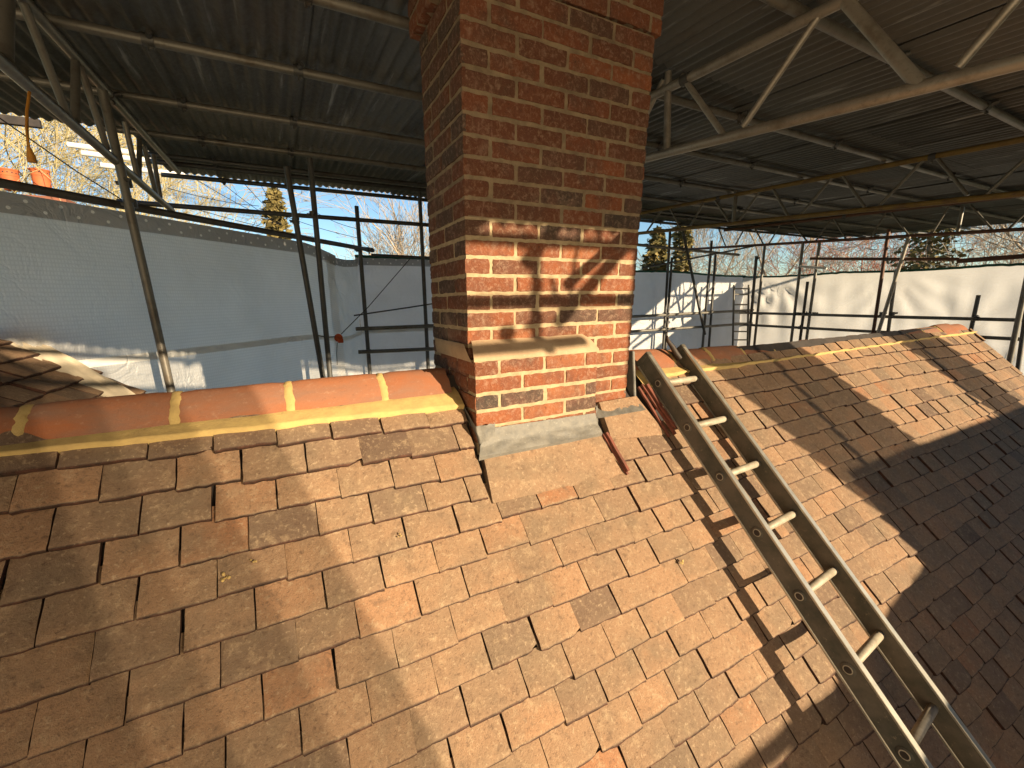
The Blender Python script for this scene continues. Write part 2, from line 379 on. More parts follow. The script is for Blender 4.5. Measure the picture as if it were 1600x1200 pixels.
for k in range(-1, 28):
    zb = -.640 - GZ*k
    iv = []
    if zb > -.93 and zb > -.90: iv = [(-3.2, .700)]
    elif zb > -.99: iv = [(-3.2, xend(zb))]
    else: iv = [(-3.2, xend(zb))]
    if zb > -.90:
        iv.append((1.452, xend(zb)) if zb < -.80 else (1.872, xend(zb)))
    ph = -.569 + (0 if k % 2 == 0 else .098) + rng.uniform(-.012, .012)
    n0 = int(math.floor((-3.2-ph)/.1995))
    js = [ph + .1995*(n0+i) + rng.gauss(0, .006) for i in range(60)]
    for a0, a1 in iv:
        for i in range(len(js)-1):
            l, r = max(js[i], a0), min(js[i+1], a1)
            if r-l < .05: continue
            if js[i+1] > a1 and a1-js[i] < .05: continue
            xm = (l+r)/2; wob = -.035*(xm+.05)*max(0, 1-max(k, 0)/4) if xm < .72 else .010*math.sin(xm*1.7+k*.4)
            z = zb + wob + rng.gauss(0, .0019)
            gap = abs(rng.gauss(.0052, .0034))
            tile(tl, roof_pt(xm, z), RX, RD, RN, r-l-gap, .121, rng, rng.random()*90, lo=(xm > 3.4), aa=(rng.uniform(0, .13) if k == -1 and xm < .4 else None))
tl.build('tile_covering', M['tile'], roof)
P0_, P1_, P2_, P3_ = roof_pt(-3.3, -.35, -.014), roof_pt(6.9, -.35, -.014), roof_pt(8.5, -3.4, -.014), roof_pt(-3.3, -3.4, -.014)
deck.add([P0_, P1_, P2_, P3_] + [p - RN*.12 for p in (P0_, P1_, P2_, P3_)], [(3,2,1,0),(4,5,6,7),(0,1,5,4),(1,2,6,5),(2,3,7,6),(3,0,4,7)])
deck.build('roof_deck', M['dark'], roof)
bk = MB(); BN = Vector((0, SN, CS)); BDn = Vector((0, CS, -SN)); rng2 = random.Random(5)
for k in range(0, 16):                                                   # the far slope, out of the camera's sight
    for i in range(0, 50):
        x = -3.1 + .2*i + (.1 if k % 2 else 0)
        z = -.52-GZ*k
        tile(bk, Vector((x, 2.125 + (-.458-z)/1.28, z)), -RX, BDn, BN, .196, .121, rng2, i*1.3+k, lo=True)
bk.build('far_slope_tiles', M['tile'], roof)
bd = MB(); q = [Vector((-3.2, 2.09, -.40)), Vector((6.85, 2.09, -.40)), Vector((6.9, 3.3, -1.95)), Vector((-3.2, 3.3, -1.95))]
bd.add(q + [p - BN*.1 for p in q], [(3,2,1,0),(4,5,6,7),(0,1,5,4),(1,2,6,5),(2,3,7,6),(3,0,4,7)]); bd.build('far_slope_deck', M['dark'], roof)
gw = MB(); gv = [(6.88, 2.0, -.42), (6.88, -.9, -4.0), (6.88, -.9, -7), (6.88, 4.9, -7), (6.88, 4.9, -4.0)]
gv2 = [(x-.25, y, z) for x, y, z in gv]
gw.add(gv+gv2, [(0,1,2,3,4),(9,8,7,6,5)] + [(i, 5+i, 5+(i+1) % 5, (i+1) % 5) for i in range(5)])
gw.build('gable_wall', M['wall'], roof)

# ridge tiles on a yellow mortar bed
def sag(x):
    if x < 1.9: return 0.0
    t = min(1, (x-1.9)/1.5); s = -.05*t
    if x > 5.0: s += .028*min(1, (x-5.0)/1.6)
    return s
RT = 36
def ridge_prof(t, top=1.0, h=0.0):       # hog-back profile, t 0..1 from front edge to back edge
    y = 2*t-1; return (2.0 + (.124+h)*y, -.428 + (.107+h)*(1-abs(y)**1.65))
def ridge_tile(x0, x1, seed, dz=0.0):
    mb = MB(); nx = 8; n = 20; outer = []; inner = []
    for i in range(nx+1):
        u = i/nx; x = x0 + (x1-x0)*u; s = sag(x) + dz
        for j in range(n+1):
            y, z = ridge_prof(j/n, h=.002*N3((x*6, j*.4, seed)) - (.004 if i in (0, nx) else 0)); outer.append(Vector((x + .004*N3((j*.5, seed, i)), y, z+s)))
            y, z = ridge_prof(j/n, h=-.02); inner.append(Vector((x, y, z+s)))
    m = n+1
    mb.add(outer, [(i*m+j, (i+1)*m+j, (i+1)*m+j+1, i*m+j+1) for i in range(nx) for j in range(n)], .5, True)
    mb.add(inner, [(i*m+j, i*m+j+1, (i+1)*m+j+1, (i+1)*m+j) for i in range(nx) for j in range(n)], .5, True)
    for i in (0, nx):
        mb.add(outer[i*m:i*m+m]+inner[i*m:i*m+m], [(j, j+1, m+j+1, m+j) for j in range(n)])
    for j in (0, n):
        mb.add([outer[i*m+j] for i in range(nx+1)]+[inner[i*m+j] for i in range(nx+1)], [(i, i+1, nx+2+i, nx+1+i) for i in range(nx)])
    return mb.build('ridge_tile', M['ridge'], roof)
def mortar_joint(xc, wd, seed):
    mb = MB(); n = 22; m = n+1; vs = []
    for i in range(5):
        u = i/4-.5; x = xc + u*wd
        for j in range(n+1):
            y, z = ridge_prof(j/n, h=.0015 - .012*abs(u*2)**3); vs.append(Vector((x + .010*N3((j*.9, seed, i*.5)), y, z+sag(x)+.002*N3((j, i, seed)))))
    mb.add(vs, [(i*m+j, (i+1)*m+j, (i+1)*m+j+1, i*m+j+1) for i in range(4) for j in range(n)], .5, True)
    mb.build('mortar_joint', M['bedding'], roof)
jl = [at(px, py, 1, 1.90).x for px, py in ((22, 655), (268, 628), (452, 617), (600, 605))]
xs = [-1.75, -1.25] + jl + [.685]
for i in range(len(xs)-1): ridge_tile(xs[i]+.014, xs[i+1]-(.014 if i < len(xs)-2 else .012), i*3.3, dz=random.uniform(.0, .005))
for i, x in enumerate(xs[1:-1]): mortar_joint(x, .046, i*5.1)
jr = [1.82]; x = 1.82
for i in range(14): x += .372 + random.uniform(-.012, .012); jr.append(x)
jr[-1] = 6.95
for i in range(len(jr)-1): ridge_tile(jr[i]+.012, jr[i+1]-.012, i*2.7+50, dz=(.012 if i == 12 else 0)+random.uniform(-.006, .006))
for i, x in enumerate(jr[1:-1]): mortar_joint(x, .034, i*7.1+9)
def bed(x0, x1, nseg, seed):
    mb = MB()
    def fn(u, v):
        x = x0 + (x1-x0)*u; s = sag(x)
        top = Vector((x, 1.884, -.418+s)); zl = -.487 + .006*N3((x*9, seed, 0)) + .005*N3((x*31, seed, 4)) + (.03*min(1, max(0, (x-2.)/4)) if x > 1.9 else -.028*x)
        if v < 0.02: return Vector((x, 1.96, -.40+s))
        lowp = roof_pt(x, zl, .052)
        return top.lerp(lowp, min(1, (v-.02)/.85)) + Vector((0, -.004*N3((x*7, v*3, seed)), 0)) if v < .99 else roof_pt(x, zl-.008, .0)
    mb.grid(fn, nseg, 7); mb.build('mortar_bed', M['bedding'], roof)
bed(-3.2, .70, 70, 1.0); bed(1.80, 6.95, 90, 2.0)

# ------------------------------------------------------------------ the chimney
chim = empty('brick_chimney', (1.18, 2.0, -.6), 'tall old red brick chimney rising through the tiled roof', 'chimney')
DZ = .0765
def ch(u, v, i): return Vector((.686 + .00178*i + u, 1.6678 + .00655*i + v, 1.0243 - DZ*i))      # i = course counted downwards
CW, CD = .962, .50
def brick_face(mb, p0, ux, nx, wd, up, ht, rng, depth=.014, a=None):
    """a rough brick: outer face on the plane p0 + ux*.. + up*.., nx is the outward normal"""
    if a is None:
        q = rng.random(); a = rng.uniform(.2, .95) if q > .17 else rng.uniform(0, .16)
    off = max(-.0008, rng.gauss(.0004, .0014)); sd = rng.random()*70; nu, nv = max(4, int(wd/.02)), 5
    vs = []; r = .007
    for j in range(nv+1):
        for i in range(nu+1):
            u = i/nu*wd; v = j/nv*ht
            e = 0
            du = min(u, wd-u); dv = min(v, ht-v); e = (.0022 if du < 1e-6 else 0) + (.0022 if dv < 1e-6 else 0)
            u2 = u + .0042*N3((sd, j*.9, i*.1)); v2 = v + .0046*N3((i*.7, sd, j*.2))
            vs.append(p0 + ux*u2 + up*v2 + nx*(off - e + .0022*N3((u*30+sd, v*30, sd))))
    mb.add(vs, [(j*(nu+1)+i, j*(nu+1)+i+1, (j+1)*(nu+1)+i+1, (j+1)*(nu+1)+i) for j in range(nv) for i in range(nu)], a, True)
    ed = list(range(nu+1)) + [j*(nu+1)+nu for j in range(1, nv+1)] + [nv*(nu+1)+i for i in range(nu-1, -1, -1)] + [j*(nu+1) for j in range(nv-1, 0, -1)]
    k = len(ed); rim = [vs[i] for i in ed]; inn = [p - nx*depth for p in rim]
    mb.add(rim+inn, [(i, k+i, k+(i+1) % k, (i+1) % k) for i in range(k)], a)
rngb = random.Random(21)
def courses(mb, i0, i1, O, w, dep, pat0, sides='FLRB', rng=rngb, dark=None, bd=.014):
    """brick courses i0..i1 of a rectangular pier; O(u,v,i) gives the surface"""
    S = .2405; J = .0165; ht = DZ-J
    for i in range(i0, i1):
        A = O(0, 0, i+1) ; B = O(w, 0, i+1); Cc = O(w, dep, i+1); D = O(0, dep, i+1)
        up = (O(0, 0, i) - O(0, 0, i+1)).normalized()
        for s, (p, q) in {'F': (A, B), 'R': (B, Cc), 'B': (Cc, D), 'L': (D, A)}.items():
            if s not in sides: continue
            ux = (q-p).normalized(); L = (q-p).length; nx = ux.cross(up); 
            full = (i+pat0) % 2 == 0
            if s in 'LR': full = not full
            cuts = [0.0]
            if not full: cuts.append(S/2)
            while cuts[-1] + S < L - .03: cuts.append(cuts[-1]+S)
            if L - cuts[-1] < .06: cuts[-1] = L
            else: cuts.append(L)
            for c0, c1 in zip(cuts[:-1], cuts[1:]):
                j0 = .003 if c0 == 0 else J/2; j1 = .003 if c1 == L else J/2
                a = None
                if dark: a = dark(i, s, c0, rng)
                jt = rng.gauss(0, .0025)
                brick_face(mb, p + ux*(c0+j0+ (jt if c0 else 0)) + up*(J/2 + rng.gauss(0, .0008)) - nx*(.0 if c0 and c1 < L else .0), ux, nx, c1-c0-j0-j1, up, ht, rng, bd, a)
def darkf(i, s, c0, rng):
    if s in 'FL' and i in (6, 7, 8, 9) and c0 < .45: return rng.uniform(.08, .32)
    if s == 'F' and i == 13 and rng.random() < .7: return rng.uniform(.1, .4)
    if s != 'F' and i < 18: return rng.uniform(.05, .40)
    if i < 7: return rng.uniform(.16, .46) if rng.random() > .14 else rng.uniform(.6, .9)  # upper courses painted darker to deepen the shade under the tin
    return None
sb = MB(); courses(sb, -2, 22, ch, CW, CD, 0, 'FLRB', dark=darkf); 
def ch_c(u, v, i): return ch(u-.035, v, i)
courses(sb, -8, -2, ch_c, CW+.07, CD+.035, 1, 'FLRB', bd=.05)
sb.build('brick_shaft', M['brick'], chim)
core = MB(); e = .0050
def prism(mb, ring_fn, lv, a=.5):
    vs = []
    for i in lv: vs += ring_fn(i)
    n = 4; fs = [(k*n+j, k*n+(j+1) % n, (k+1)*n+(j+1) % n, (k+1)*n+j) for k in range(len(lv)-1) for j in range(n)]
    mb.add(vs, [tuple(reversed(f)) for f in fs] + [(0, 1, 2, 3), tuple(len(vs)-1-j for j in range(4))], a)
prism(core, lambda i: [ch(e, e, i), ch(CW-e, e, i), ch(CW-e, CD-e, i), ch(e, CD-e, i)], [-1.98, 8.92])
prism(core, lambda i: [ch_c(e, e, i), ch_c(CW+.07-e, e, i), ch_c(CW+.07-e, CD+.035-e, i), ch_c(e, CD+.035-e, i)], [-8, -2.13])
core.build('shade_painted_joints', M['shademortar'], chim)
core = MB(); prism(core, lambda i: [ch(e, e, i), ch(CW-e, e, i), ch(CW-e, CD-e, i), ch(e, CD-e, i)], [8.93, 22.3]); core.build('mortar_joints', M['mortar'], chim)
# plinth: the thicker lower part in front, four courses under a sloping flaunching
PXL, PXR, PY = .716, 1.392, 1.704
PI0 = 16.45
def pl(u, v, i): return Vector((PXL+u, PY + .0006*i + v, -.258 - DZ*(i)))
pb = MB(); courses(pb, 0, 5, pl, PXR-PXL, .46, 1, 'FLR', rng=random.Random(4)); pb.build('brick_plinth', M['brick'], chim)
pc = MB(); prism(pc, lambda i: [pl(e, e, i), pl(PXR-PXL-e, e, i), pl(PXR-PXL-e, .455, i), pl(e, .455, i)], [.02, 6.5]); pc.build('plinth_joints', M['mortar'], chim)
fl = MB()
def flf(u, v):
    x = PXL - .004 + (PXR-PXL+.008)*u
    xs_ = .735 + (1.335-.735)*u
    a = Vector((x, PY-.006, -.262)); a2 = Vector((x, PY-.004, -.250)); b = Vector((xs_, 1.782, -.170 + .006*N3((u*9, 0, 3))))
    if v < .1: return a
    t = (v-.1)/.9; p = a2.lerp(b, t); p.z += .012*math.sin(math.pi*t) + .003*N3((u*7, t*3, 1.5)); return p
fl.grid(flf, 28, 10); 
fl.grid(lambda u, v: Vector((PXL-.016, PY-.006+.47*u, -.262)).lerp(Vector((.702, 1.782+.40*u, -.190)), v) + Vector((-.006*math.sin(math.pi*v), 0, .008*math.sin(math.pi*v))), 10, 6)
fl.grid(lambda u, v: Vector((PXR+.004, PY-.006, -.262)).lerp(Vector((1.335, 1.782, -.178)), v).lerp(Vector((PXR+.004, 1.80, -.262)), 1-u), 4, 6)
fl.build('sloping_flaunching', M['flaunch'], chim)
# lead flashings
ld = MB()
def leadf(u, v):
    xt = .795 + (1.378-.795)*u; xb = .700 + (1.388-.700)*u
    top = Vector((xt, PY-.008, -.568 - .012*u)); mid = Vector((xt*.25+xb*.75, PY-.020, -.632)); bot = roof_pt(xb, -.704, .046)
    p = top.lerp(mid, v/.45) if v < .45 else mid.lerp(bot, (v-.45)/.55)
    k = Vector((0, -1, .6)).normalized()
    return p + k*(.006*N3((u*9, v*3, 4)) + .003*N3((u*30, v*9, 8)))
ld.grid(leadf, 40, 12)
ld.grid(lambda u, v: leadf(u, 1).lerp(roof_pt(.700 + .688*u, -.712, .030), v), 40, 1)
ld.build('apron_flashing', M['lead'], chim)
l2 = MB()
def cornf(u, v):
    a = -.15 + 1.75*u; ra = .02
    if u < .55:
        t = u/.55; x = .800 - t*.098*(1-.25*v); p = Vector((x, PY-.015-.006*math.sin(math.pi*t), 0))
    else:
        t = (u-.55)/.45; p = Vector((.702 - .004*t + .0245*v*(1-t)*1.0, PY-.015+.34*t, 0))
    zt = -.545 + (.0 if u < .55 else .19*((u-.55)/.45)); zb = -.655 + (.03*(1-u/.55) if u < .55 else .31*((u-.55)/.45))
    p.z = zt + (zb-zt)*v
    return p + Vector((.004*N3((u*7, v*5, 2)), .005*N3((u*6, v*5, 6)), .004*N3((u*9, v*3, 9))))
l2.grid(cornf, 26, 8); l2.build('corner_flashing', M['lead'], chim)
l3 = MB()
def lead3(u, v):
    x = 1.395 + (1.735-1.395)*u
    a = Vector((x, 1.792, -.560 + .012*N3((u*4, 0, 1)))); b = roof_pt(x, -.640, .045)
    p = a.lerp(b, v); return p + Vector((0, -.006, .004))*N3((u*14, v*4, 9))*1.4
l3.grid(lead3, 24, 8)
l3.grid(lambda u, v: Vector((1.385 + .055*v + .02*u, PY+.004+.05*v, -.575 - .125*u + .02*v)) + Vector((.004*N3((u*9, v*5, 1)), 0, 0)), 10, 5)
l3.build('stepped_flashing', M['lead'], chim)
l4 = MB(); l4.box((1.742, 1.86, -.45), .018, .12, .30, Matrix.Rotation(rad(-6), 3, 'X'), bev=.004); l4.box((1.752, 1.83, -.60), .03, .07, .05, bev=.006); l4.build('soaker_upstand', M['lead'], chim)
# flat weathered slabs laid in the tiles below the flashings
def slab(quad, h, th, name, nu=14, nv=8):
    q = [p + RN*h for p in quad]; mb = MB()
    def fn(u, v):
        p = q[0].lerp(q[1], u).lerp(q[3].lerp(q[2], u), v)
        return p + RN*(.0035*N3((u*5, v*4, 3)) + .0015*N3((u*20, v*14, 6)) - (.003 if v > .99 else 0)) + RD*(.003*N3((u*12, 0, 2)) if v > .99 else 0)
    mb.grid(fn, nu, nv)
    fr = [fn(i/nu, 1) for i in range(nu+1)]; mb.add(fr + [p - RN*th for p in fr], [(i, i+1, nu+2+i, nu+1+i) for i in range(nu)])
    for s in (0, 1):
        fr = [fn(s, j/nv) for j in range(nv+1)]; mb.add(fr + [p - RN*th for p in fr], [(i, i+1, nv+2+i, nv+1+i) for i in range(nv)])
    return mb.build(name, M['tile'], roof)
RPN, RPC = (0, -1.28, 1), -2.858
def rp(px, py): return atp(px, py, RPN, RPC)
slab([rp(750, 704), rp(928, 672), rp(969, 745), rp(767, 789)], .031, .05, 'flat_slab')
s2 = slab([rp(932, 632), rp(990, 622), rp(1036, 681), rp(952, 690)], .027, .05, 'flat_slab')
# exposed red edges of the tile stacks stepping down beside the slabs
def edge_bar(p, q, h, th, wd):
    mb = MB(); d = (q-p).normalized(); s = d.cross(RN).normalized(); vs = []; n = 6
    for i in range(n+1):
        o = p.lerp(q, i/n); jit = .004*N3((i*1.3, h*90, p.x*9))
        for a_, b_ in ((-wd/2, 0), (wd/2, 0), (wd/2, th), (-wd/2, th)): vs.append(o + s*(a_+jit) + RN*(h+b_))
    mb.add(vs, [(i*4+j, i*4+(j+1) % 4, i*4+4+(j+1) % 4, i*4+4+j) for i in range(n) for j in range(4)] + [(3, 2, 1, 0), (n*4, n*4+1, n*4+2, n*4+3)])
    return mb.build('tile_edge', M['rededge'], roof)
edge_bar(rp(936, 682), rp(974, 745), .030, .013, .012); edge_bar(rp(939, 682), rp(973, 741), .045, .013, .014)
edge_bar(rp(992, 609), rp(1040, 686), .028, .013, .014); edge_bar(rp(995, 607), rp(1046, 684), .044, .013, .016)
edge_bar(rp(1000, 609), rp(1022, 643), .060, .013, .018); edge_bar(rp(1019, 640), rp(1044, 676), .060, .013, .016)

# crumbs of mortar lying on the tiles
def crumb(px, py, s, label, seed):
    p = rp(px, py) + RN*.036; mb = MB(); rr = random.Random(seed)
    for k in range(rr.randint(3, 6)):
        c = p + RX*rr.uniform(-s, s) + RD*rr.uniform(-s*.6, s*.6) + RN*rr.uniform(0, s*.25)
        Mx = Matrix.Rotation(rr.uniform(0, 3), 3, 'Z') @ Matrix.Rotation(rr.uniform(0, 3), 3, 'X')
        mb.box(c, s*rr.uniform(.5, 1.1), s*rr.uniform(.4, .8), s*rr.uniform(.3, .6), Mx, bev=s*.12)
    tag(mb.build('mortar_crumbs', M['bedding']), label, 'mortar crumbs', 'mortar crumbs dropped on the tiles')
crumb(351, 904, .017, 'largest pale yellow mortar crumbs on the lower left tiles', 1)
crumb(399, 877, .011, 'small pale mortar crumbs just up and right of the largest crumbs', 2)
crumb(622, 839, .009, 'pinkish little mortar crumbs on tiles below the second sunlit spot', 3)
crumb(1058, 880, .013, 'round blob of pale mortar on a tile left of the ladder', 4)

# ------------------------------------------------------------------ the ladder
KS = .295/.29
LO = Vector((1.855, 1.708, -.474))*KS; LU = Vector((.044, -.704, -.709)).normalized(); LV = Vector((.995, .096, -.033)).normalized()
LV = (LV - LU*LV.dot(LU)).normalized(); LN = LU.cross(LV)*1.0
if LN.z < 0: LN = -LN
LW = .327*KS; LS = .295
lad = empty('ladder', LO, 'worn aluminium ladder laid up the tiles right of the chimney', 'ladder')
LM = Matrix((LU, LV, LN)).transposed()
def lpt(s, v, n=0): return LO + LU*s + LV*v + LN*n
SWD, SDP = .030, .108
for side, v0 in ((-1, -SWD/2), (1, LW+SWD/2)):
    mb = MB(); a0, a1 = (-.175, 2.75) if side < 0 else (-.215, 2.75)
    mb.box(lpt((a0+a1)/2, v0), a1-a0, SWD*.75, SDP, LM, bev=.003)
    st = mb.build('stile', M['aludirty'], lad)
    tag(st)
    for n_ in (-1, 1):
        f2 = MB(); f2.box(lpt((a0+a1)/2, v0, n_*(SDP/2-.004)), a1-a0+.002, SWD, .012, LM, bev=.002); f2.build('stile_flange', M['alu'], st)
    cp = MB(); cp.box(lpt(a0-.002, v0), .03, SWD+.006, SDP+.006, LM, bev=.004)
    cp.build('end_cap', M['aludirty'], st)
for i in range(9):
    mb = MB(); n = 18; r0, r1 = .0185, .0145
    vs = []
    for v_ in (-SWD-.003, LW+SWD+.003):
        for r in (r0, r1):
            for k in range(n):
                t_ = 2*math.pi*k/n; vs.append(lpt(i*LS + r*math.cos(t_), v_, r*math.sin(t_)))
    fs = [(k, (k+1) % n, 2*n+(k+1) % n, 2*n+k) for k in range(n)] + [(n+(k+1) % n, n+k, 3*n+k, 3*n+(k+1) % n) for k in range(n)]
    fs += [(k, n+k, n+(k+1) % n, (k+1) % n) for k in range(n)] + [(2*n+(k+1) % n, 3*n+(k+1) % n, 3*n+k, 2*n+k) for k in range(n)]
    mb.add(vs, fs, .5, True); rg = mb.build('rung', M['rung'], lad)
    for v_ in (-SWD*.875-.0015, LW+SWD*.875+.0015):
        rb = MB(); sgn = -1 if v_ < 0 else 1
        ring = [];
        for rr_, vv in ((.0285, 0), (.026, .0035), (.0145, .0035)):
            ring += [lpt(i*LS + rr_*math.cos(2*math.pi*k/n), v_ + sgn*vv, rr_*math.sin(2*math.pi*k/n)) for k in range(n)]
        rb.add(ring, [(q*n+k, q*n+(k+1) % n, (q+1)*n+(k+1) % n, (q+1)*n+k) for q in range(2) for k in range(n)], .5, True)
        rb.build('rung_collar', M['aludirty'], rg)
    for v_ in (-SWD-.0028, LW+SWD+.0028):
        pgm = MB(); pgm.add([lpt(i*LS + r1*math.cos(2*math.pi*k/n), v_, r1*math.sin(2*math.pi*k/n)) for k in range(n)], [tuple(range(n))])
        pgm.build('rung_hole_shade', M['rubber_shade'], rg)  # dark disc standing for the shade inside the hollow rung end
hk = MB(); hp = [lpt(-.16, LW-.015, -.0), lpt(-.19, LW-.035, .01), lpt(-.235, LW-.06, .03), lpt(-.27, LW-.095, .05), lpt(-.285, LW-.115, .075)]
hk.path(hp, .014, 8, rs=[.017, .018, .017, .012, .006]); hk.build('end_hook', M['rubber_shade'], lad)

# ------------------------------------------------------------------ tin roof over the scaffold
tin = empty('temporary_tin_roof', (2, 3, 1.5), 'dark corrugated tin roof spanning the scaffold overhead', 'tin roof')
def corr_sheet(x0, x1, y0, y1, dz, rr, tilt=0.0):
    mb = MB(); per = .088; nx = max(6, int((x1-x0)/per*8)); a = rr.random(); ny = 3
    def fn(u, v, up):
        x = x0 + (x1-x0)*u; y = y0 + (y1-y0)*v
        return Vector((x, y, tin_z(y) + dz + tilt*(v-.5) + up + .0115*math.sin(2*math.pi*x/per) + .004*N3((x*1.2, y*1.2, a*9))))
    mb.grid(lambda u, v: fn(1-u, v, 0), nx, ny, a); mb.grid(lambda u, v: fn(u, v, .003), nx, ny, a)
    for v in (0, 1):
        e_ = [fn(i/nx, v, 0) for i in range(nx+1)]; f_ = [fn(i/nx, v, .003) for i in range(nx+1)]
        mb.add(e_+f_, [(i, i+1, nx+2+i, nx+1+i) for i in range(nx)], a)
    mb.build('corrugated_sheet', M['tin'], tin)
rt = random.Random(3)
xe = [-4.70, -3.95, -3.20, -2.45, -1.70, -1.02, -.50, .25, .66]
xe2 = [1.72, 2.55, 3.4, 4.17, 4.84, 5.75, 6.6, 7.44, 8.2, 9.0, 9.8, 10.6, 11.4, 12.2, 13.0, 13.8, 14.6]
yrows = [(-2.03, .95), (.70, 2.5), (2.25, 4.35), (4.10, 5.45), (5.20, 7.2)]
for xs_ in (xe, xe2):
    for i in range(len(xs_)-1):
        for j, (y0, y1) in enumerate(yrows):
            if xs_[i] > 9.5 and y0 < 1: continue
            if xs_[i] < -1.3 and y0 > 4.4: continue
            corr_sheet(xs_[i]-.05, xs_[i+1]+.05, y0, y1, (.013 if i % 2 else 0) + (.003 if j % 2 else 0) + rt.uniform(0, .002), rt)
for x0, x1 in ((.62, 1.2), (1.16, 1.75)):
    corr_sheet(x0, x1, -2.03, 1.60, .016, rt); corr_sheet(x0, x1, 2.30, 4.35, .014, rt); corr_sheet(x0, x1, 4.28, 7.2, .02, rt)

# ------------------------------------------------------------------ scaffold tubes
TR = .0275
def coupler_mb(p, d, e):
    mb = MB(); d = Vector(d).normalized(); e = Vector(e).normalized()
    mb.tube(p-d*.028, p+d*.028, TR+.007, 10); mb.tube(p+e*.03, p+e*.07, .016, 8)
    n_ = d.cross(e).normalized() if d.cross(e).length > .1 else Vector((0, 0, 1))
    mb.tube(p+n_*.02, p+n_*.06, .007, 6); mb.box(p+n_*.045+d*.012, .022, .022, .015, bev=.003)
    return mb
def tubes(name, p, q, m, label, cat, group, r=TR, coup=(), ext0=0, ext1=0):
    p = Vector(p); q = Vector(q); d = (q-p).normalized(); p = p - d*ext0; q = q + d*ext1
    mb = MB(); L = (q-p).length; n = max(2, int(L/.5)); mb.path([p.lerp(q, i/n) + Vector((0, 0, -.004*math.sin(math.pi*i/n))) for i in range(n+1)], r, 14)
    o = mb.build(name, m); tag(o, label, cat, group)
    for c in coup: coupler_mb(Vector(c), d, Vector((.3, -1, .2)) if abs(d.y) < .7 else Vector((1, 0, .2))).build('coupler', M['steeld'], o)
    return o
# purlins carrying the tin, all running along the ridge direction
PY_ = [(1.47, 'nearest purlin crossing the upper right tin, overlapped by a thick brace', M['steel'], 1.9, 15.2),
       (2.49, 'thick pale purlin touching the chimney top and running far to the right', M['steel'], -4.6, 15.2),
       (3.33, 'pale purlin crossing the whole upper left tin from the corner lattice', M['steel'], -4.6, 15.2),
       (4.32, 'second pale purlin down on the left tin, meeting the lattice end', M['steel'], -4.7, 15.2),
       (5.28, 'third purlin down on the left tin with a bright edge', M['steel'], -1.2, 15.2),
       (6.10, 'dark purlin above the eave tubes of the left tin', M['steeld'], -1.15, 15.2),
       (6.42, 'dark purlin next to the eave tube at the far tin edge', M['steeld'], -1.15, 15.2),
       (7.12, 'eave tube along the far tin edge against the blue sky', M['steeld'], -1.15, 15.2)]
for y, lb, m, x0, x1 in PY_:
    z = tin_z(y) - .042
    cs = [(x, y, z) for x in ((-.5, .25) if x0 < 0 else ()) + (3.4, 4.84, 7.44)]
    tubes('purlin_tube', (x0, y, z), (x1, y, z), m, lb, 'scaffold tube', 'tin roof purlins', coup=cs)
# lattice beams (two chords and welded braces)
def lattice(label, loc, m, chords, braces, rc=TR, rb=.017, mb2=None):
    t = empty('lattice_beam', loc, label, 'lattice beam', 'lattice beams under the tin roof')
    for k, (p, q) in enumerate(chords):
        mb = MB(); mb.tube(p, q, rc, 14); mb.build('chord', m, t)
    for p, q, r in braces:
        d_ = (q-p).normalized()*.02; mb = MB(); mb.tube(p-d_, q+d_, r or rb, 10); mb.build('brace', mb2 or m, t)
    for p, q in chords[:1]:
        d = (q-p).normalized(); 
        for u in (.45, .72): coupler_mb(p.lerp(q, u), d, Vector((1, 0, .3))).build('coupler', M['steeld'], t)
def ext(p, q, a, b): d = (q-p).normalized(); return p-d*a, q+d*b
X1 = 2.36; tp = (Vector((X1, -1.9, tin_z(-1.9)-.12)), Vector((X1, 7.0, tin_z(7)-.12)))
b0, b1 = ext(at(1010, 247, 0, X1), at(1600, 95, 0, X1), 4.2, 1.2)
V = lambda a, b, x: (at(a[0], a[1], 0, x), at(b[0], b[1], 0, x))
lattice('big pale lattice beam passing right beside the chimney top', (X1, 2, 1.3), M['alubeam'], [tp, (b0, b1)],
        [(*V((1044, 118), (1042, 238), X1), .022), (*V((1068, 122), (1128, 207), X1), None), (*V((1281, 22), (1165, 192), X1), None),
         (*V((1318, -2), (1438, 134), X1), .026), (*V((1592, -5), (1505, 95), X1), None), (*V((1012, 175), (1034, 130), X1), None)])
X2 = 5.88; tp = (Vector((X2, -1.9, tin_z(-1.9)-.11)), Vector((X2, 7.0, tin_z(7)-.11)))
b0, b1 = ext(at(1004, 364, 0, X2), at(1600, 302, 0, X2), .3, 2.5)
lattice('yellow painted lattice beam, second from the chimney on the right', (X2, 3, 1.3), M['yellow'], [tp, (b0, b1)],
        [(*V(a, b, X2), r) for a, b, r in (((1012, 360), (1034, 328), None), ((1047, 325), (1064, 357), None), ((1080, 351), (1102, 311), None), ((1116, 310), (1139, 346), None),
         ((1150, 300), (1146, 345), .026), ((1156, 343), (1190, 295), None), ((1206, 291), (1231, 337), None), ((1253, 333), (1298, 280), None),
         ((1317, 274), (1350, 322), None), ((1375, 320), (1444, 249), None), ((1464, 246), (1510, 303), None), ((1545, 300), (1600, 250), None))], rb=.016, mb2=M['steel'])
X3 = 9.4; tp = (Vector((X3, -1.9, tin_z(-1.9)-.11)), Vector((X3, 7.0, tin_z(7)-.11)))
b0, b1 = ext(at(1084, 389, 0, X3), at(1600, 358, 0, X3), .3, 3)
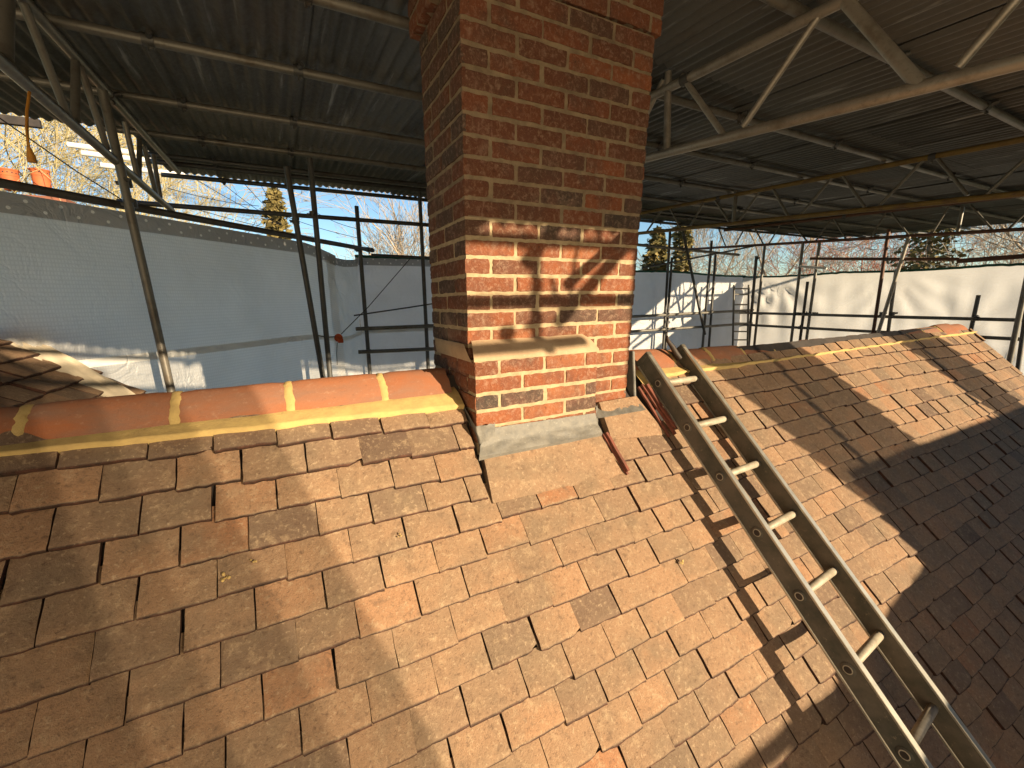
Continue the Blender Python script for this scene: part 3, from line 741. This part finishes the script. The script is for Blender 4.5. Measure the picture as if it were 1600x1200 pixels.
lattice('rust brown far lattice beam above the end wall sheeting', (X3, 3, 1.1), M['rust'], [tp, (b0, b1)],
        [(*V(a, b, X3), r) for a, b, r in (((1120, 350), (1133, 383), None), ((1150, 381), (1166, 352), None), ((1176, 350), (1193, 382), None), ((1202, 380), (1222, 347), None),
         ((1235, 345), (1262, 378), None), ((1275, 376), (1300, 341), None), ((1302, 340), (1322, 374), None), ((1360, 372), (1384, 333), None),
         ((1393, 332), (1421, 369), None), ((1455, 367), (1481, 325), None), ((1504, 325), (1496, 364), .026), ((1518, 322), (1552, 360), None), ((1577, 357), (1600, 335), None))], rb=.015, mb2=M['steel'])
XL = -.9; tp = (Vector((XL, -1.9, tin_z(-1.9)-.09)), Vector((XL, 6.6, tin_z(6.6)-.09)))
b0, b1 = ext(at(0, 95, 0, XL), at(246, 309, 0, XL), 2.2, .6)
lattice('grey lattice beam in the upper left corner', (XL, 3, 1.3), M['steel'], [tp, (b0, b1)],
        [(*V(a, b, XL), r) for a, b, r in (((34, -2), (104, 176), None), ((118, 100), (118, 184), .022), ((127, 108), (166, 228), None), ((8, -10), (6, 85), .03),
         ((196, 195), (215, 278), None), ((218, 222), (217, 280), None), ((226, 232), (243, 300), None), ((240, 245), (250, 305), None))], rb=.019)
# the beam hanging under the near eave, behind the camera: its shadow lies on the chimney
EY = -2.06
def E_(x, z): return Vector((x, EY, z))
def cast(px, py):                                   # where the sun ray through a point of the chimney face crosses the eave beam
    p = atp(px, py, (0, 1, .0857), 1.6678+.0857*1.0243); k = (p.y-EY)/SD.y; return p - SD*k
lattice('lattice beam hanging under the near eave behind the viewer', (2.6, EY, 1.1), M['steel'], [(E_(-3, 1.245), E_(10, 1.245)), (E_(-3, .985), E_(10, .985))],
        [(cast(872, 350), cast(825, 407), .034), (cast(905, 355), cast(893, 462), .011), (cast(932, 360), cast(958, 415), .011), (cast(995, 365), cast(876, 500), .036),
         (cast(862, 440), cast(882, 496), .012)] + [(E_(x, 1.245), E_(x+.25, .985), .017) for x in (-2, -1, 0, 1.2, 4.6, 5.6, 6.8, 7.9)])
ca, cb = cast(838, 398), cast(838, 556)
tubes('scaffold_pole', ca, cb, M['steel'], 'short hanging tube under the near eave behind the viewer', 'scaffold tube', 'tubes behind the viewer', coup=[cast(837, 408), cast(838, 505)])
ca, cb = cast(700, 552), cast(900, 534)
tubes('scaffold_pole', ca, cb, M['steel'], 'low level tube under the near eave behind the viewer', 'scaffold tube', 'tubes behind the viewer', r=.03, coup=[cast(793, 520)])
ca, cb = cast(1000, 360), cast(985, 600)
tubes('scaffold_pole', ca, cb, M['steel'], 'upright tube under the near eave behind the viewer', 'scaffold tube', 'tubes behind the viewer', r=.03)

# standards and ledgers of the back and end walls
YB, XE = 6.4, 9.5
def pole(a, b, axis, val, label, m=None, down=2.6, up=0.0, r=TR, cp=(), group='upright scaffold poles', name='scaffold_pole'):
    p = at(a[0], a[1], axis, val); q = at(b[0], b[1], axis, val)
    d = (q-p).normalized()
    cs = [at(c[0], c[1], axis, val) for c in cp]
    return tubes(name, p - d*up, q + d*down, m or M['steeld'], label, 'scaffold pole' if name == 'scaffold_pole' else 'scaffold tube', group, r, cs)
# near left pole in three dimensions
pa = at(205, 318, 2, .715); 
pa_t = atp(157, 128, TN, 1.30); pa_b = at(265, 600, 1, pa.y - .05)
tubes('scaffold_pole', pa_t, pa_b, M['steel'], 'thick grey pole in front of the left white sheeting', 'scaffold pole', 'upright scaffold poles', ext1=2.5, coup=[pa, pa + (pa_t-pa)*.18])
pole((452, 286), (503, 580), 1, 5.02, 'left pole of the close pair by the left sheeting corner', up=.15, cp=[(462, 345)])
pole((487, 280), (515, 580), 1, 5.08, 'right pole of the close pair by the left sheeting corner', up=.2, cp=[(489, 335)])
pole((557, 322), (578, 582), 1, YB, 'short topped pole standing alone left of the chimney', cp=[(560, 390), (573, 513), (576, 549)])
pole((656, 312), (669, 575), 1, YB, 'pole just left of the chimney side', up=.1, cp=[(667, 509), (668, 545)])
for a, b, lb in (((1047, 362), (1037, 528), 'first pole right of the chimney, ending above the ridge'), ((1050, 402), (1040, 542), 'shorter pole right behind the first pole right of the chimney'),
                 ((1112, 376), (1098, 538), 'dark pole meeting the leaning brace at its foot'), ((1118, 398), (1108, 536), 'thin pole just right of the brace foot'),
                 ((1115, 444), (1111, 490), 'short stub of pole above the brace ledger')):
    pole(a, b, 1, YB if lb != 'thin pole just right of the brace foot' else YB+.15, lb, down=2.0 if b[1] > 500 else .0, r=.026)
pole((1068, 366), (1100, 516), 1, YB-.12, 'leaning dark brace crossing the first bay right of the chimney', down=.1, up=.05, group='diagonal scaffold tubes')
pole((1182, 400), (1170, 536), 1, YB-.1, 'dark pole at the inside corner beside the small ladder', r=.032, cp=[(1182, 404)])
for a, b, lb, xx, mm in (((1195, 384), (1181, 516), 'slim pale pole just right of the corner pole', XE, M['steel']), ((1255, 378), (1236, 534), 'pole with a bright coupler at sheet top on the end wall', XE-.1, M['steel']),
                     ((1262, 440), (1250, 532), 'short stub pole beside the bright coupler pole', XE, M['steeld']), ((1281, 376), (1261, 524), 'thin pole second from the bright coupler pole', XE, M['steel']),
                     ((1389, 358), (1364, 522), 'rusty topped pole crossed by the pale leaning tube', XE-.1, M['rust']), ((1400, 424), (1388, 516), 'pole behind the foot of the pale leaning tube', XE, M['steel']),
                     ((1529, 461), (1515, 525), 'short pole standing behind the gable ridge end', XE, M['steeld'])):
    pole(a, b, 0, xx, lb, mm, r=.027, cp=[(a[0]*.55+b[0]*.45, 490)] if a[1] < 440 else ())
pole((1420, 370), (1372, 520), 0, XE-.25, 'pale leaning tube crossing the rusty topped pole', M['alubeam'], r=.028, down=1.5, group='diagonal scaffold tubes')
pole((1614, 392), (1577, 566), 0, 8.2, 'thick pale pole at the right picture edge by the gable', M['steel'], r=.030, up=.6)
pole((1606, 470), (1592, 566), 0, 8.6, 'dark stub pole behind the thick pole at right edge', M['steeld'], r=.026)
LG = 'horizontal scaffold ledgers'
def ledger(a, b, axis, val, label, m=None, e0=0, e1=0, r=TR, cp=()):
    return tubes('scaffold_ledger', at(*a, axis, val), at(*b, axis, val), m or M['steel'], label, 'scaffold tube', LG, r, [at(*c, axis, val) for c in cp], ext0=e0, ext1=e1)
RA0, RA1 = at(0, 285, 2, .715), at(575, 390, 2, .715)
tubes('scaffold_ledger', RA0, RA1, M['steeld'], 'dark rail along the top of the left ribbed sheeting', 'scaffold tube', LG, ext0=1.2, ext1=.12, coup=[RA1])
ledger((255, 320), (665, 351), 1, YB, 'dark rail crossing the sky gap left of the chimney', M['steeld'], .4, .6)
ledger((556, 514), (672, 509), 1, YB-.1, 'upper short guard rail left of the chimney', e1=.6)
ledger((560, 550), (672, 545), 1, YB-.1, 'lower short guard rail left of the chimney', e1=.6)
tubes('scaffold_ledger', at(553, 493, 1, YB-.15), at(672, 475, 1, YB-.15), M['steeld'], 'thin sloping rod above the short guard rails', 'scaffold tube', LG, r=.010, ext1=.4)
ledger((580, 398), (666, 402), 1, YB+.05, 'thin top rail carrying the sheeting left of the chimney', M['steeld'], .0, .5, r=.018)
ledger((1000, 494), (1145, 486), 1, YB-.08, 'upper guard rail of the back wall right of the chimney', e0=.6, e1=1.2, cp=[(1041, 491), (1107, 488)])
ledger((1000, 517), (1145, 507), 1, YB-.08, 'lower guard rail of the back wall right of the chimney', e0=.6, e1=1.2, cp=[(1040, 514)])
ledger((1003, 383), (1112, 394), 1, YB-.05, 'rail under the tin in the sky gap right of chimney', M['steel'], .5, .9)
tubes('scaffold_ledger', at(1003, 419, 1, YB-.2), at(1190, 382, 1, YB-.2), M['steeld'], 'thin dark tube slanting across the gap right of chimney', 'scaffold tube', 'diagonal scaffold tubes', r=.017)
ledger((1175, 489), (1600, 500), 0, XE-.06, 'upper guard rail along the end wall', e0=.3, e1=1.5, cp=[(1260, 491), (1526, 498)])
ledger((1175, 508), (1600, 530), 0, XE-.06, 'lower guard rail along the end wall', e0=.3, e1=1.5, cp=[(1250, 512)])
ledger((1266, 404), (1500, 405), 0, XE-.2, 'dark rail floating above the end wall sheeting', M['rust'], r=.026, cp=[(1386, 405)])
ledger((1496, 408), (1600, 400), 0, XE-.3, 'thick rust red rail at the right picture edge', M['rust'], e1=1.4, r=.034)
pole((1250, 416), (1292, 419), 0, XE-.15, 'short pale tube lashed at the bright coupler pole', M['white'], down=.0, r=.024, group=LG, name='scaffold_ledger')

# small ladder far off in the corner
fl_ = empty('ladder', at(1158, 536, 1, YB-.3), 'small distant steel ladder standing in the sheeted corner', 'ladder')
yl = YB-.25
for a, b in (((1147, 445), (1145, 540)), ((1170, 445), (1168, 540))):
    mb = MB(); p, q = at(*a, 1, yl), at(*b, 1, yl); mb.tube(p, q + (q-p)*.6, .022, 8); mb.build('stile', M['steel'], fl_)
for yy in (451, 460, 476, 489, 505, 518, 531):
    mb = MB(); mb.tube(at(1146.6, yy, 1, yl), at(1169.4, yy, 1, yl), .016, 8); mb.build('rung', M['steel'], fl_)

# ------------------------------------------------------------------ sheeting
def sheet_thing(name, label, m, P, nu, nv, uvs, amp=.03, hem=None, seams=(), group='white scaffold sheeting', eyelets=None, folds=(), rope=False, seed=1.0):
    """P(u,v): u along, v from top to bottom; surface gets soft folds"""
    t = empty(name, P(.5, .5), label, 'sheeting', group)
    nrm = (P(.6, .5)-P(.4, .5)).cross(P(.5, .6)-P(.5, .4)).normalized()
    def S(u, v, off=0.0):
        p = P(u, v); d = amp*N3((u*uvs[0]*1.1, v*uvs[1]*.7, seed)) + amp*.4*N3((u*uvs[0]*3.5, v*uvs[1]*1.2, seed+4)) + amp*.7*max(0, 1-5*abs(N3((u*uvs[0]*1.6+v*.8, v*uvs[1]*1.1, seed+9))))
        for (fu, fv, ang, wd, ap) in folds:
            du = (u-fu)*uvs[0]; dv = (v-fv)*uvs[1]; rr_ = math.hypot(du, dv)
            if rr_ > 1e-3:
                aa = math.atan2(dv, du); d += ap*math.sin(aa*wd)*min(1, rr_/.15)*max(0, 1-rr_/1.6)
        return p + nrm*(d*min(1, v*6+.15) + off)
    mb = MB(); mb.grid(lambda u, v: S(u, v), nu, nv, uvf=lambda u, v: (u*uvs[0], v*uvs[1]))
    mb.build('sheet', m, t)
    toward = -1 if (nrm.dot(-P(.5, .5)) < 0) else 1
    if hem:
        h = MB(); h.grid(lambda u, v: S(u, v*hem, .006*toward), nu, 3, uvf=lambda u, v: (u*uvs[0], v)); h.build('hem_band', M['hem'], t)
    for v0, v1 in seams:
        h = MB(); h.grid(lambda u, v: S(u, v0+(v1-v0)*v, .006*toward), nu, 2); h.build('seam_band', M['seam'], t)
    if rope:
        rp_ = MB(); rp_.path([S(i/nu, 0, .01*toward) + Vector((0, 0, .012*N3((i*.7, seed, 0)))) for i in range(nu+1)], .022, 6); rp_.build('edge_rope', M['rope'], t)
    return t
dRA = (RA1-RA0); SO = Vector((dRA.y, -dRA.x, 0)).normalized()*-.07
A0 = RA0 - dRA*.32 + SO; A1 = RA0 + dRA*.83 + SO
def PL(u, v):
    p = A0.lerp(A1, u); dro = -.035 - (.10*max(0, (u-.86)/.14)**1.5); return p + Vector((0, 0, dro - (2.0)*v)) + SO*(.8*v*max(0, .35-u))
sheet_thing('scaffold_sheeting', 'big ribbed translucent white sheet behind the thick left pole', M['sheetL'], PL, 70, 24, (4.0, 2.0), .022, hem=.062, seams=((.52, .55),), eyelets=22,
            folds=((1.0, .05, 0, 9, .016),))
B0 = A1 - dRA*.05 + Vector((.0, .02, -.13)); B1 = Vector((1.02, YB+.2, .60))
sheet_thing('scaffold_sheeting', 'pale grey sheet flap bunched behind the close pair of poles', M['sheetB'], lambda u, v: B0.lerp(B1, u) + Vector((0, 0, -.03*math.sin(math.pi*u)-1.9*v)), 24, 20, (1.0, 1.9), .035, hem=.05, seams=((.53, .56),),
            folds=((.1, .0, 0, 8, .03),), seed=2.)
sheet_thing('scaffold_sheeting', 'white sheet hung between the short topped pole and chimney', M['sheetB'], lambda u, v: Vector((1.0+2.2*u, YB+.22, .645 - 2.2*v)), 30, 20, (2.2, 2.2), .02, hem=.055, seams=((.47, .5),), eyelets=11,
            folds=((.05, 1., 0, 10, .02),), rope=True, seed=3.)
zc = at(1000, 422, 1, YB+.22).z; zc2 = at(1165, 431, 1, YB+.22).z
sheet_thing('scaffold_sheeting', 'flat white sheet of the back wall right of the chimney', M['sheetB'], lambda u, v: Vector((4.6+5.15*u, YB+.22, zc+(zc2-zc)*u - 2.4*v - .02*math.sin(u*9))), 60, 24, (5.2, 2.4), .018, seams=((.40, .41),), rope=True,
            folds=((.93, .02, 0, 12, .03),), seed=4.)
def PE(u, v):
    y = YB+.22 - u*(YB-.2); z0 = at(1175, 432, 0, XE+.2).z; z = z0 + (.42-z0)*u if False else z0*(1-u)+ at(1600, 414, 0, XE+.2).z*u
    return Vector((XE+.2 + .03*math.sin(u*7), y, z - .025*abs(math.sin(u*math.pi*3)) - 2.4*v))
sheet_thing('scaffold_sheeting', 'sunlit white sheet of the end wall with tight creases', M['sheetB'], PE, 80, 36, (6.4, 2.4), .02, seams=((.335, .345),), rope=True,
            folds=((.02, .02, 0, 14, .035), (.13, .0, 0, 12, .04), (.46, .0, 0, 16, .022), (.62, .5, 0, 14, .018), (.74, .85, 0, 18, .03)), seed=5.)
# sheets of the near scaffold face behind the viewer; they shade the lower and left tiles
def flat_sheet(label, poly, y, seed, m='tarp'):
    P = lambda u, v: (Vector((poly[0][0], y, poly[0][1])).lerp(Vector((poly[1][0], y, poly[1][1])), u)).lerp(Vector((poly[3][0], y, poly[3][1])).lerp(Vector((poly[2][0], y, poly[2][1])), u), v)
    sheet_thing('scaffold_sheeting', label, M[m], P, 16, 12, ((P(1, .5)-P(0, .5)).length, (P(.5, 1)-P(.5, 0)).length), .02, group='sheets of the near scaffold face', seed=seed)
flat_sheet('left curtain sheet of the near scaffold face behind viewer', [(-6.5, 1.22), (1.36, 1.22), (1.36, -4.5), (-6.5, -4.5)], -2.4, 11., 'curtain')
for k_, (xr_, lb_) in enumerate(((1.52, 'narrowest'), (1.72, 'middle width'), (1.96, 'widest'))):  # invented net layers, stepped to fade out the curtain's shadow edge
    flat_sheet(lb_+' see-through net strip added to soften the left shadow edge', [(1.30, 1.22), (xr_, 1.22), (xr_, -4.5), (1.30, -4.5)], -2.38+.03*k_, 16.+k_, 'softnet')
flat_sheet('low wide sheet of the near scaffold face behind viewer', [(1.6, -1.25), (5.1, -.74), (5.1, -5), (1.6, -5)], -2.45, 12.)
flat_sheet('knee high right sheet of the near scaffold face', [(5.0, -.14), (10.5, -.16), (10.5, -5), (5.0, -5)], -2.5, 13.)
flat_sheet('first hanging strip of the near scaffold face', [(4.31, 1.22), (5.48, 1.22), (6.2, -.6), (5.05, -.8)], -2.4, 14., 'densenet')
flat_sheet('second hanging strip of the near scaffold face', [(6.85, 1.22), (7.75, 1.22), (8.5, -.3), (7.75, -.3)], -2.4, 15., 'densenet')
for x, lb in ((1.0, 'left'), (5.3, 'middle'), (7.6, 'right'), (10.4, 'far right')):
    tubes('scaffold_pole', (x, -2.6, -6.9), (x, -2.6, 1.2), M['steel'], lb+' standard of the near scaffold face behind viewer', 'scaffold pole', 'tubes behind the viewer')
tubes('scaffold_ledger', (-4, -2.55, -.95), (10.6, -2.55, -.95), M['steel'], 'guard rail of the near scaffold face behind viewer', 'scaffold tube', 'tubes behind the viewer')

# blue debris netting stretched over the left sky gap, with its cords
nt_ = empty('debris_net', at(350, 320, 1, YB+.4), 'blue debris netting stretched across the left sky gap', 'netting')
for (a, b, c, d) in (((262, 293), (262, 305), (410, 325), (340, 318)), ((286, 272), (292, 272), (400, 322), (350, 312)), ((270, 300), (268, 312), (455, 348), (440, 352))):
    mb = MB(); q = [at(*p, 1, YB+.4) for p in (a, b, d, c)]
    mb.grid(lambda u, v: q[0].lerp(q[3], u).lerp(q[1].lerp(q[2], u), v) + Vector((0, .03*math.sin(u*9+v*5), 0)), 16, 4); mb.build('net_fold', M['net'], nt_)
mb = MB()
for (a, b) in (((262, 294), (405, 322)), ((286, 268), (440, 352)), ((340, 280), (438, 350)), ((380, 285), (442, 345)), ((408, 290), (445, 345)), ((425, 293), (447, 348)), ((425, 330), (560, 372)), ((490, 330), (560, 358)), ((300, 325), (500, 372))):
    mb = MB(); p, q_ = at(*a, 1, YB+.42), at(*b, 1, YB+.42); mb.path([p.lerp(q_, i/6)+Vector((0, 0, -.03*math.sin(math.pi*i/6))) for i in range(7)], .0035, 4); mb.build('net_cord', M['dark'], nt_)

# small hanging things
hc = empty('extension_cord', at(43, 145, 0, XL), 'orange cord with a plug dangling in the upper left corner', 'cord')
mb = MB(); pts_ = [at(*p, 0, XL+.03) for p in ((46, 144), (42, 175), (42, 200), (45, 232))]; mb.path(pts_, .0058, 8); mb.build('cable', M['cord'], hc)
mb = MB(); p, q_ = at(45, 230, 0, XL+.03), at(51, 254, 0, XL+.03); mb.path([p, p.lerp(q_, .3), p.lerp(q_, .6), q_], .012, 10, rs=[.007, .010, .014, .016]); mb.build('plug', M['cord'], hc)
tg = empty('safety_tag', at(528, 527, 1, 5.42), 'round orange tag tied beside the close pair of poles', 'tag')
mb = MB(); c = at(529, 528, 1, 5.42); mb.tube(c, c+Vector((0, .012, 0)), .048, 14); mb.box(c+Vector((.02, .0, -.035)), .06, .012, .05, bev=.004); mb.build('tag_disc', M['tag'], tg)
for pts_, r_ in ((((495, 524), (512, 527), (524, 526)), .006), (((527, 535), (526, 552), (527, 570)), .004), (((533, 522), (575, 480), (640, 405)), .005)):
    mb = MB(); mb.path([at(*p, 1, 5.42) for p in pts_], r_, 5); mb.build('tie_cord', M['dark'], tg)
dm = MB(); dm.path([at(-10, 178, 1, 5.5), at(120, 268, 1, 5.8), at(200, 318, 1, 6)], .006, 5); tag(dm.build('sagging_cable', M['dark']), 'thin dark cable slanting across the trees at upper left', 'cable')
# white tubes stacked outside at left
for k, (a, b, lb) in enumerate((((106, 226), (290, 247), 'top white tube sticking out behind the left lattice beam'), ((128, 239), (290, 257), 'middle white tube sticking out behind the left lattice beam'), ((158, 258), (290, 273), 'lowest white tube sticking out behind the left lattice beam'))):
    tubes('white_tube', at(*a, 1, 8.6), at(*b, 1, 8.6), M['white'], lb, 'white tube', 'white tubes beyond the left sheeting', r=.036)
dk = MB(); p0 = at(-40, 181, 1, 5.7); p1 = at(64, 194, 1, 5.7); dk.box((p0+p1)/2, (p1-p0).length, .05, .07, Matrix.Rotation(-math.atan2(0, 1), 3, 'Y'), bev=.004)
tag(dk.build('dark_board', M['dark']), 'dark board end under the tin eave at upper left', 'board')

# neighbour's chimney pots beyond the left sheeting
nc = empty('neighbour_chimney', at(38, 320, 1, 15.0), 'neighbouring chimney with two orange clay pots behind left sheeting', 'chimney')
for px in (14, 63):
    mb = MB(); c = at(px, 273, 1, 15.0); n = 26; prof = [(.16, -.35), (.17, -.06), (.20, -.05), (.205, -.015), (.19, .0), (.195, .06), (.235, .085), (.238, .105), (.215, .11), (.20, .05), (.19, -.3)]
    prof = [(r*.82, z) for r, z in prof]
    vs = [c + Vector((r*math.cos(2*math.pi*k/n), r*math.sin(2*math.pi*k/n), z)) for r, z in prof for k in range(n)]
    mb.add(vs, [(j*n+k, j*n+(k+1) % n, (j+1)*n+(k+1) % n, (j+1)*n+k) for j in range(len(prof)-1) for k in range(n)], .5, True)
    po = mb.build('chimney_pot', M['pot'], nc)
    for k in range(14):
        hm = MB(); t_ = 2*math.pi*k/14; hm.tube(c + Vector((.156*math.cos(t_), .156*math.sin(t_), .03)), c + Vector((.167*math.cos(t_), .167*math.sin(t_), .031)), .015, 8)
        hm.build('vent_hole', M['dark'], po)
sb2 = MB(); c = at(38, 283, 1, 15.0); sb2.box(c + Vector((0, .1, -1.6)), 1.5, .8, 2.5, bev=.02); sb2.build('stack', M['wall'], nc)

# the lower wing roof at the left, with a canvas strip along its edge
wing = empty('wing_roof', at(60, 580, 1, 3.2), 'dark rounded tiles of a lower wing roof at the far left', 'roof')
wm = MB(); WX = Vector((.0, 1, 0)); wd_ = Vector((.80, 0, -.60)); wn = Vector((.60, 0, .80)); rw = random.Random(8)
O_ = Vector((-1.62, 2.3, -.14))
for k in range(7):
    for i in range(9):
        tile(wm, O_ + wd_*(.16+.135*k) + WX*(.215*i - .25 + (.1 if k % 2 else 0)), WX, wd_, wn, .21, .135, rw, k*7+i*1.9)
wm.build('tile_covering', M['tile'], wing)
wk = MB(); a_ = O_ - WX*.4 - wn*.02 - wd_*.05; q = [a_, a_ + WX*2.2, a_ + WX*2.2 + wd_*1.1, a_ + wd_*1.1]; wk.add(q + [p - wn*.1 for p in q], [(0,1,2,3),(7,6,5,4),(0,4,5,1),(1,5,6,2),(2,6,7,3),(3,7,4,0)]); wk.build('roof_deck', M['dark'], wing)
tc = MB(); t0, t1 = at(-30, 470, 1, 4.05), at(215, 622, 1, 3.6)
def tarpf(u, v):
    p = t0.lerp(t1, u); return p + Vector((.10*v, -.25*v, -.16*v - .02*math.sin(u*5))) + Vector((0, -.02, .02))*N3((u*6, v*5, 3))*1.3
tc.grid(tarpf, 30, 8); tag(tc.build('canvas_strip', M['tarp']), 'tan canvas strip folded along the bottom of left sheeting', 'canvas')

# ------------------------------------------------------------------ trees beyond the scaffold
def bare_tree(name, x, y, h, seed, label, twig, group, depth=7, spread=.5, z0=-7.0, trunk=.16, lean=0.0, nb=3):
    t = empty(name, (x, y, z0), label, 'tree', group); rr = random.Random(seed); tk = MB(); br = MB()
    def grow(p, d, L, r, lv):
        n = 4 if lv < 3 else (3 if lv < 6 else 2); pts = [p]; dd = d.copy()
        for i in range(n):
            dd = (dd + Vector((rr.gauss(0, .17), rr.gauss(0, .17), rr.gauss(.02, .12)))).normalized(); pts.append(pts[-1] + dd*L/n)
        r1 = max(.008, r*.62 if lv else r*.75)
        tgt = tk if lv < 1 else br
        for i in range(n): tgt.tube(pts[i], pts[i+1], r + (r1-r)*i/n, 7 if lv < 2 else (4 if lv < 4 else 3), r + (r1-r)*(i+1)/n, cap=False, a=rr.random())
        if lv >= depth: return
        k = nb if lv < depth-1 else nb+1
        for i in range(k):
            s_ = pts[-1] if i == 0 else pts[rr.randint(1, n)]
            ax = Vector((rr.gauss(0, 1), rr.gauss(0, 1), rr.gauss(0, .5))).normalized()
            nd_ = (dd + ax*spread*(1.35 if i else .5)).normalized(); nd_ = (nd_ + Vector((0, 0, .05))).normalized()
            grow(s_, nd_, L*rr.uniform(.66, .86), r1*(.95 if i == 0 else .72), lv+1)
    grow(Vector((x, y, z0)), Vector((lean, 0, 1)).normalized(), h*.30, trunk, 0)
    tk.build('trunk', M['bark'], t); br.build('crown', twig, t)
def dirpos(px, dist): d = at(px, 465, 1, 5.0); d.z = 0; d = d.normalized(); return d.x*dist, d.y*dist
TG = 'bare winter trees beyond the scaffold'
for k, (px, ds, h, tw, lb, sp, nb) in enumerate([
        (-30, 20, 17, 'twigy', 'yellowish bare tree at the far left above the clay pots', .55, 3), (60, 21, 17, 'twigy', 'dense yellowish bare tree behind the two clay pots', .6, 3), (105, 22, 15.5, 'twigy', 'yellowish bare tree right of the clay pots', .6, 3),
        
        (612, 19, 13.5, 'twig', 'pale bare tree in the gap left of the chimney', .45, 3), (660, 19, 15, 'twig', 'bare tree touching the chimney left edge', .45, 3),
        (20, 24, 18, 'twigy', 'tall yellowish bare tree far behind the clay pots', .6, 3), 
        (1075, 27, 14, 'twig', 'bare tree behind the leaning brace', .5, 3), (1215, 27, 13.2, 'twig', 'spreading bare tree above the bright coupler pole', .55, 3),
        (1335, 28, 12.6, 'twigr', 'reddish bare tree above the end wall sheeting', .5, 3),
        (1495, 27, 14, 'twig', 'pale thick limbed bare tree near the right edge', .5, 3), (1600, 24, 14, 'twig', 'sunlit bare tree at the right picture edge', .5, 3)]):
    x, y = dirpos(px, ds); bare_tree('bare_tree', x, y, h, 40+k, lb, M[tw], TG, spread=sp, trunk=.17 if tw != 'twigr' else .12, nb=nb)
def evergreen(px, ds, h, r, seed, label, z0=-7, lo=.35):
    x, y = dirpos(px, ds); t = empty('evergreen_tree', (x, y, z0), label, 'tree', 'evergreen trees beyond the scaffold'); rr = random.Random(seed)
    tk = MB(); tk.tube((x, y, z0), (x, y, z0+h*.97), .2, 8, .04); tk.build('trunk', M['bark'], t)
    cr = MB()
    for i in range(2600):
        u = rr.random()**.75; z = z0 + h*(lo + (1-lo)*u); an = rr.random()*2*math.pi; lay = .55+.45*abs(math.sin(u*19+an*2))
        R = r*(1-u)**.42*lay*(.75+.5*N3((z*1.3, an*1.2, seed*3.)))*math.sqrt(rr.random()) + .05
        p = Vector((x+R*math.cos(an), y+R*math.sin(an), z - R*.25)); s = rr.uniform(.06, .15)
        a1 = Vector((rr.gauss(0, 1), rr.gauss(0, 1), rr.gauss(0, .5))).normalized()*s; a2 = a1.cross(Vector((rr.gauss(0, 1), rr.gauss(0, 1), rr.gauss(0, 1)))).normalized()*s*.5
        cr.add([p-a1, p+a2, p+a1, p-a2], [(0, 1, 2, 3)], rr.random())
    cr.build('crown', M['leaf'], t)
evergreen(446, 15, 10.3, .95, 1, 'narrow olive evergreen behind the close pair of poles')
evergreen(1022, 14, 9.0, 1.1, 2, 'olive evergreen just right of the chimney')
evergreen(1062, 17, 10.6, .7, 3, 'tall olive evergreen behind the leaning brace')
evergreen(1440, 20, 10.4, 2.0, 4, 'broad dark green conifer right of the red trees')
hd = MB(); rh = random.Random(9)
for i in range(9000):
    an = rad(rh.uniform(-40, 95)); ds = rh.uniform(21, 27); p = Vector((math.sin(an)*ds, math.cos(an)*ds, -7 + 7.0*rh.random()**.8 + .8*N3((an*9, 0, 2))))
    s = rh.uniform(.12, .3); a1 = Vector((rh.gauss(0, 1), rh.gauss(0, 1), rh.gauss(0, .6))).normalized()*s; a2 = a1.cross(Vector((rh.gauss(0, 1), rh.gauss(0, 1), rh.gauss(0, 1)))).normalized()*s*.5
    hd.add([p-a1, p+a2, p+a1, p-a2], [(0, 1, 2, 3)], rh.random())
tag(hd.build('far_hedge', M['twig']), 'brown winter hedge and thicket far beyond the sheeting', 'hedge', kind='stuff')

sh_ = MB(); rs_ = random.Random(77)
for i in range(5200):                                                     # unseen evergreen belt, added to keep low sky light off the chimney
    x = rs_.uniform(-34, 40); top = 2.4 + 1.1*N3((x*.25, 3, 1)); p = Vector((x, -24 + rs_.uniform(-1.2, 1.2), -7 + (7+top)*rs_.random()**.7)); q_ = rs_.uniform(.3, .6)
    a1 = Vector((rs_.gauss(0, 1), rs_.gauss(0, .6), rs_.gauss(0, 1))).normalized()*q_; a2 = a1.cross(Vector((rs_.gauss(0, 1), rs_.gauss(0, 1), rs_.gauss(0, 1)))).normalized()*q_*.6
    sh_.add([p-a1, p+a2, p+a1, p-a2], [(0, 1, 2, 3)], rs_.random())
tag(sh_.build('sky_blocking_belt', M['leaf']), 'unseen evergreen belt added behind the viewer to block low sky', 'hedge', kind='stuff')
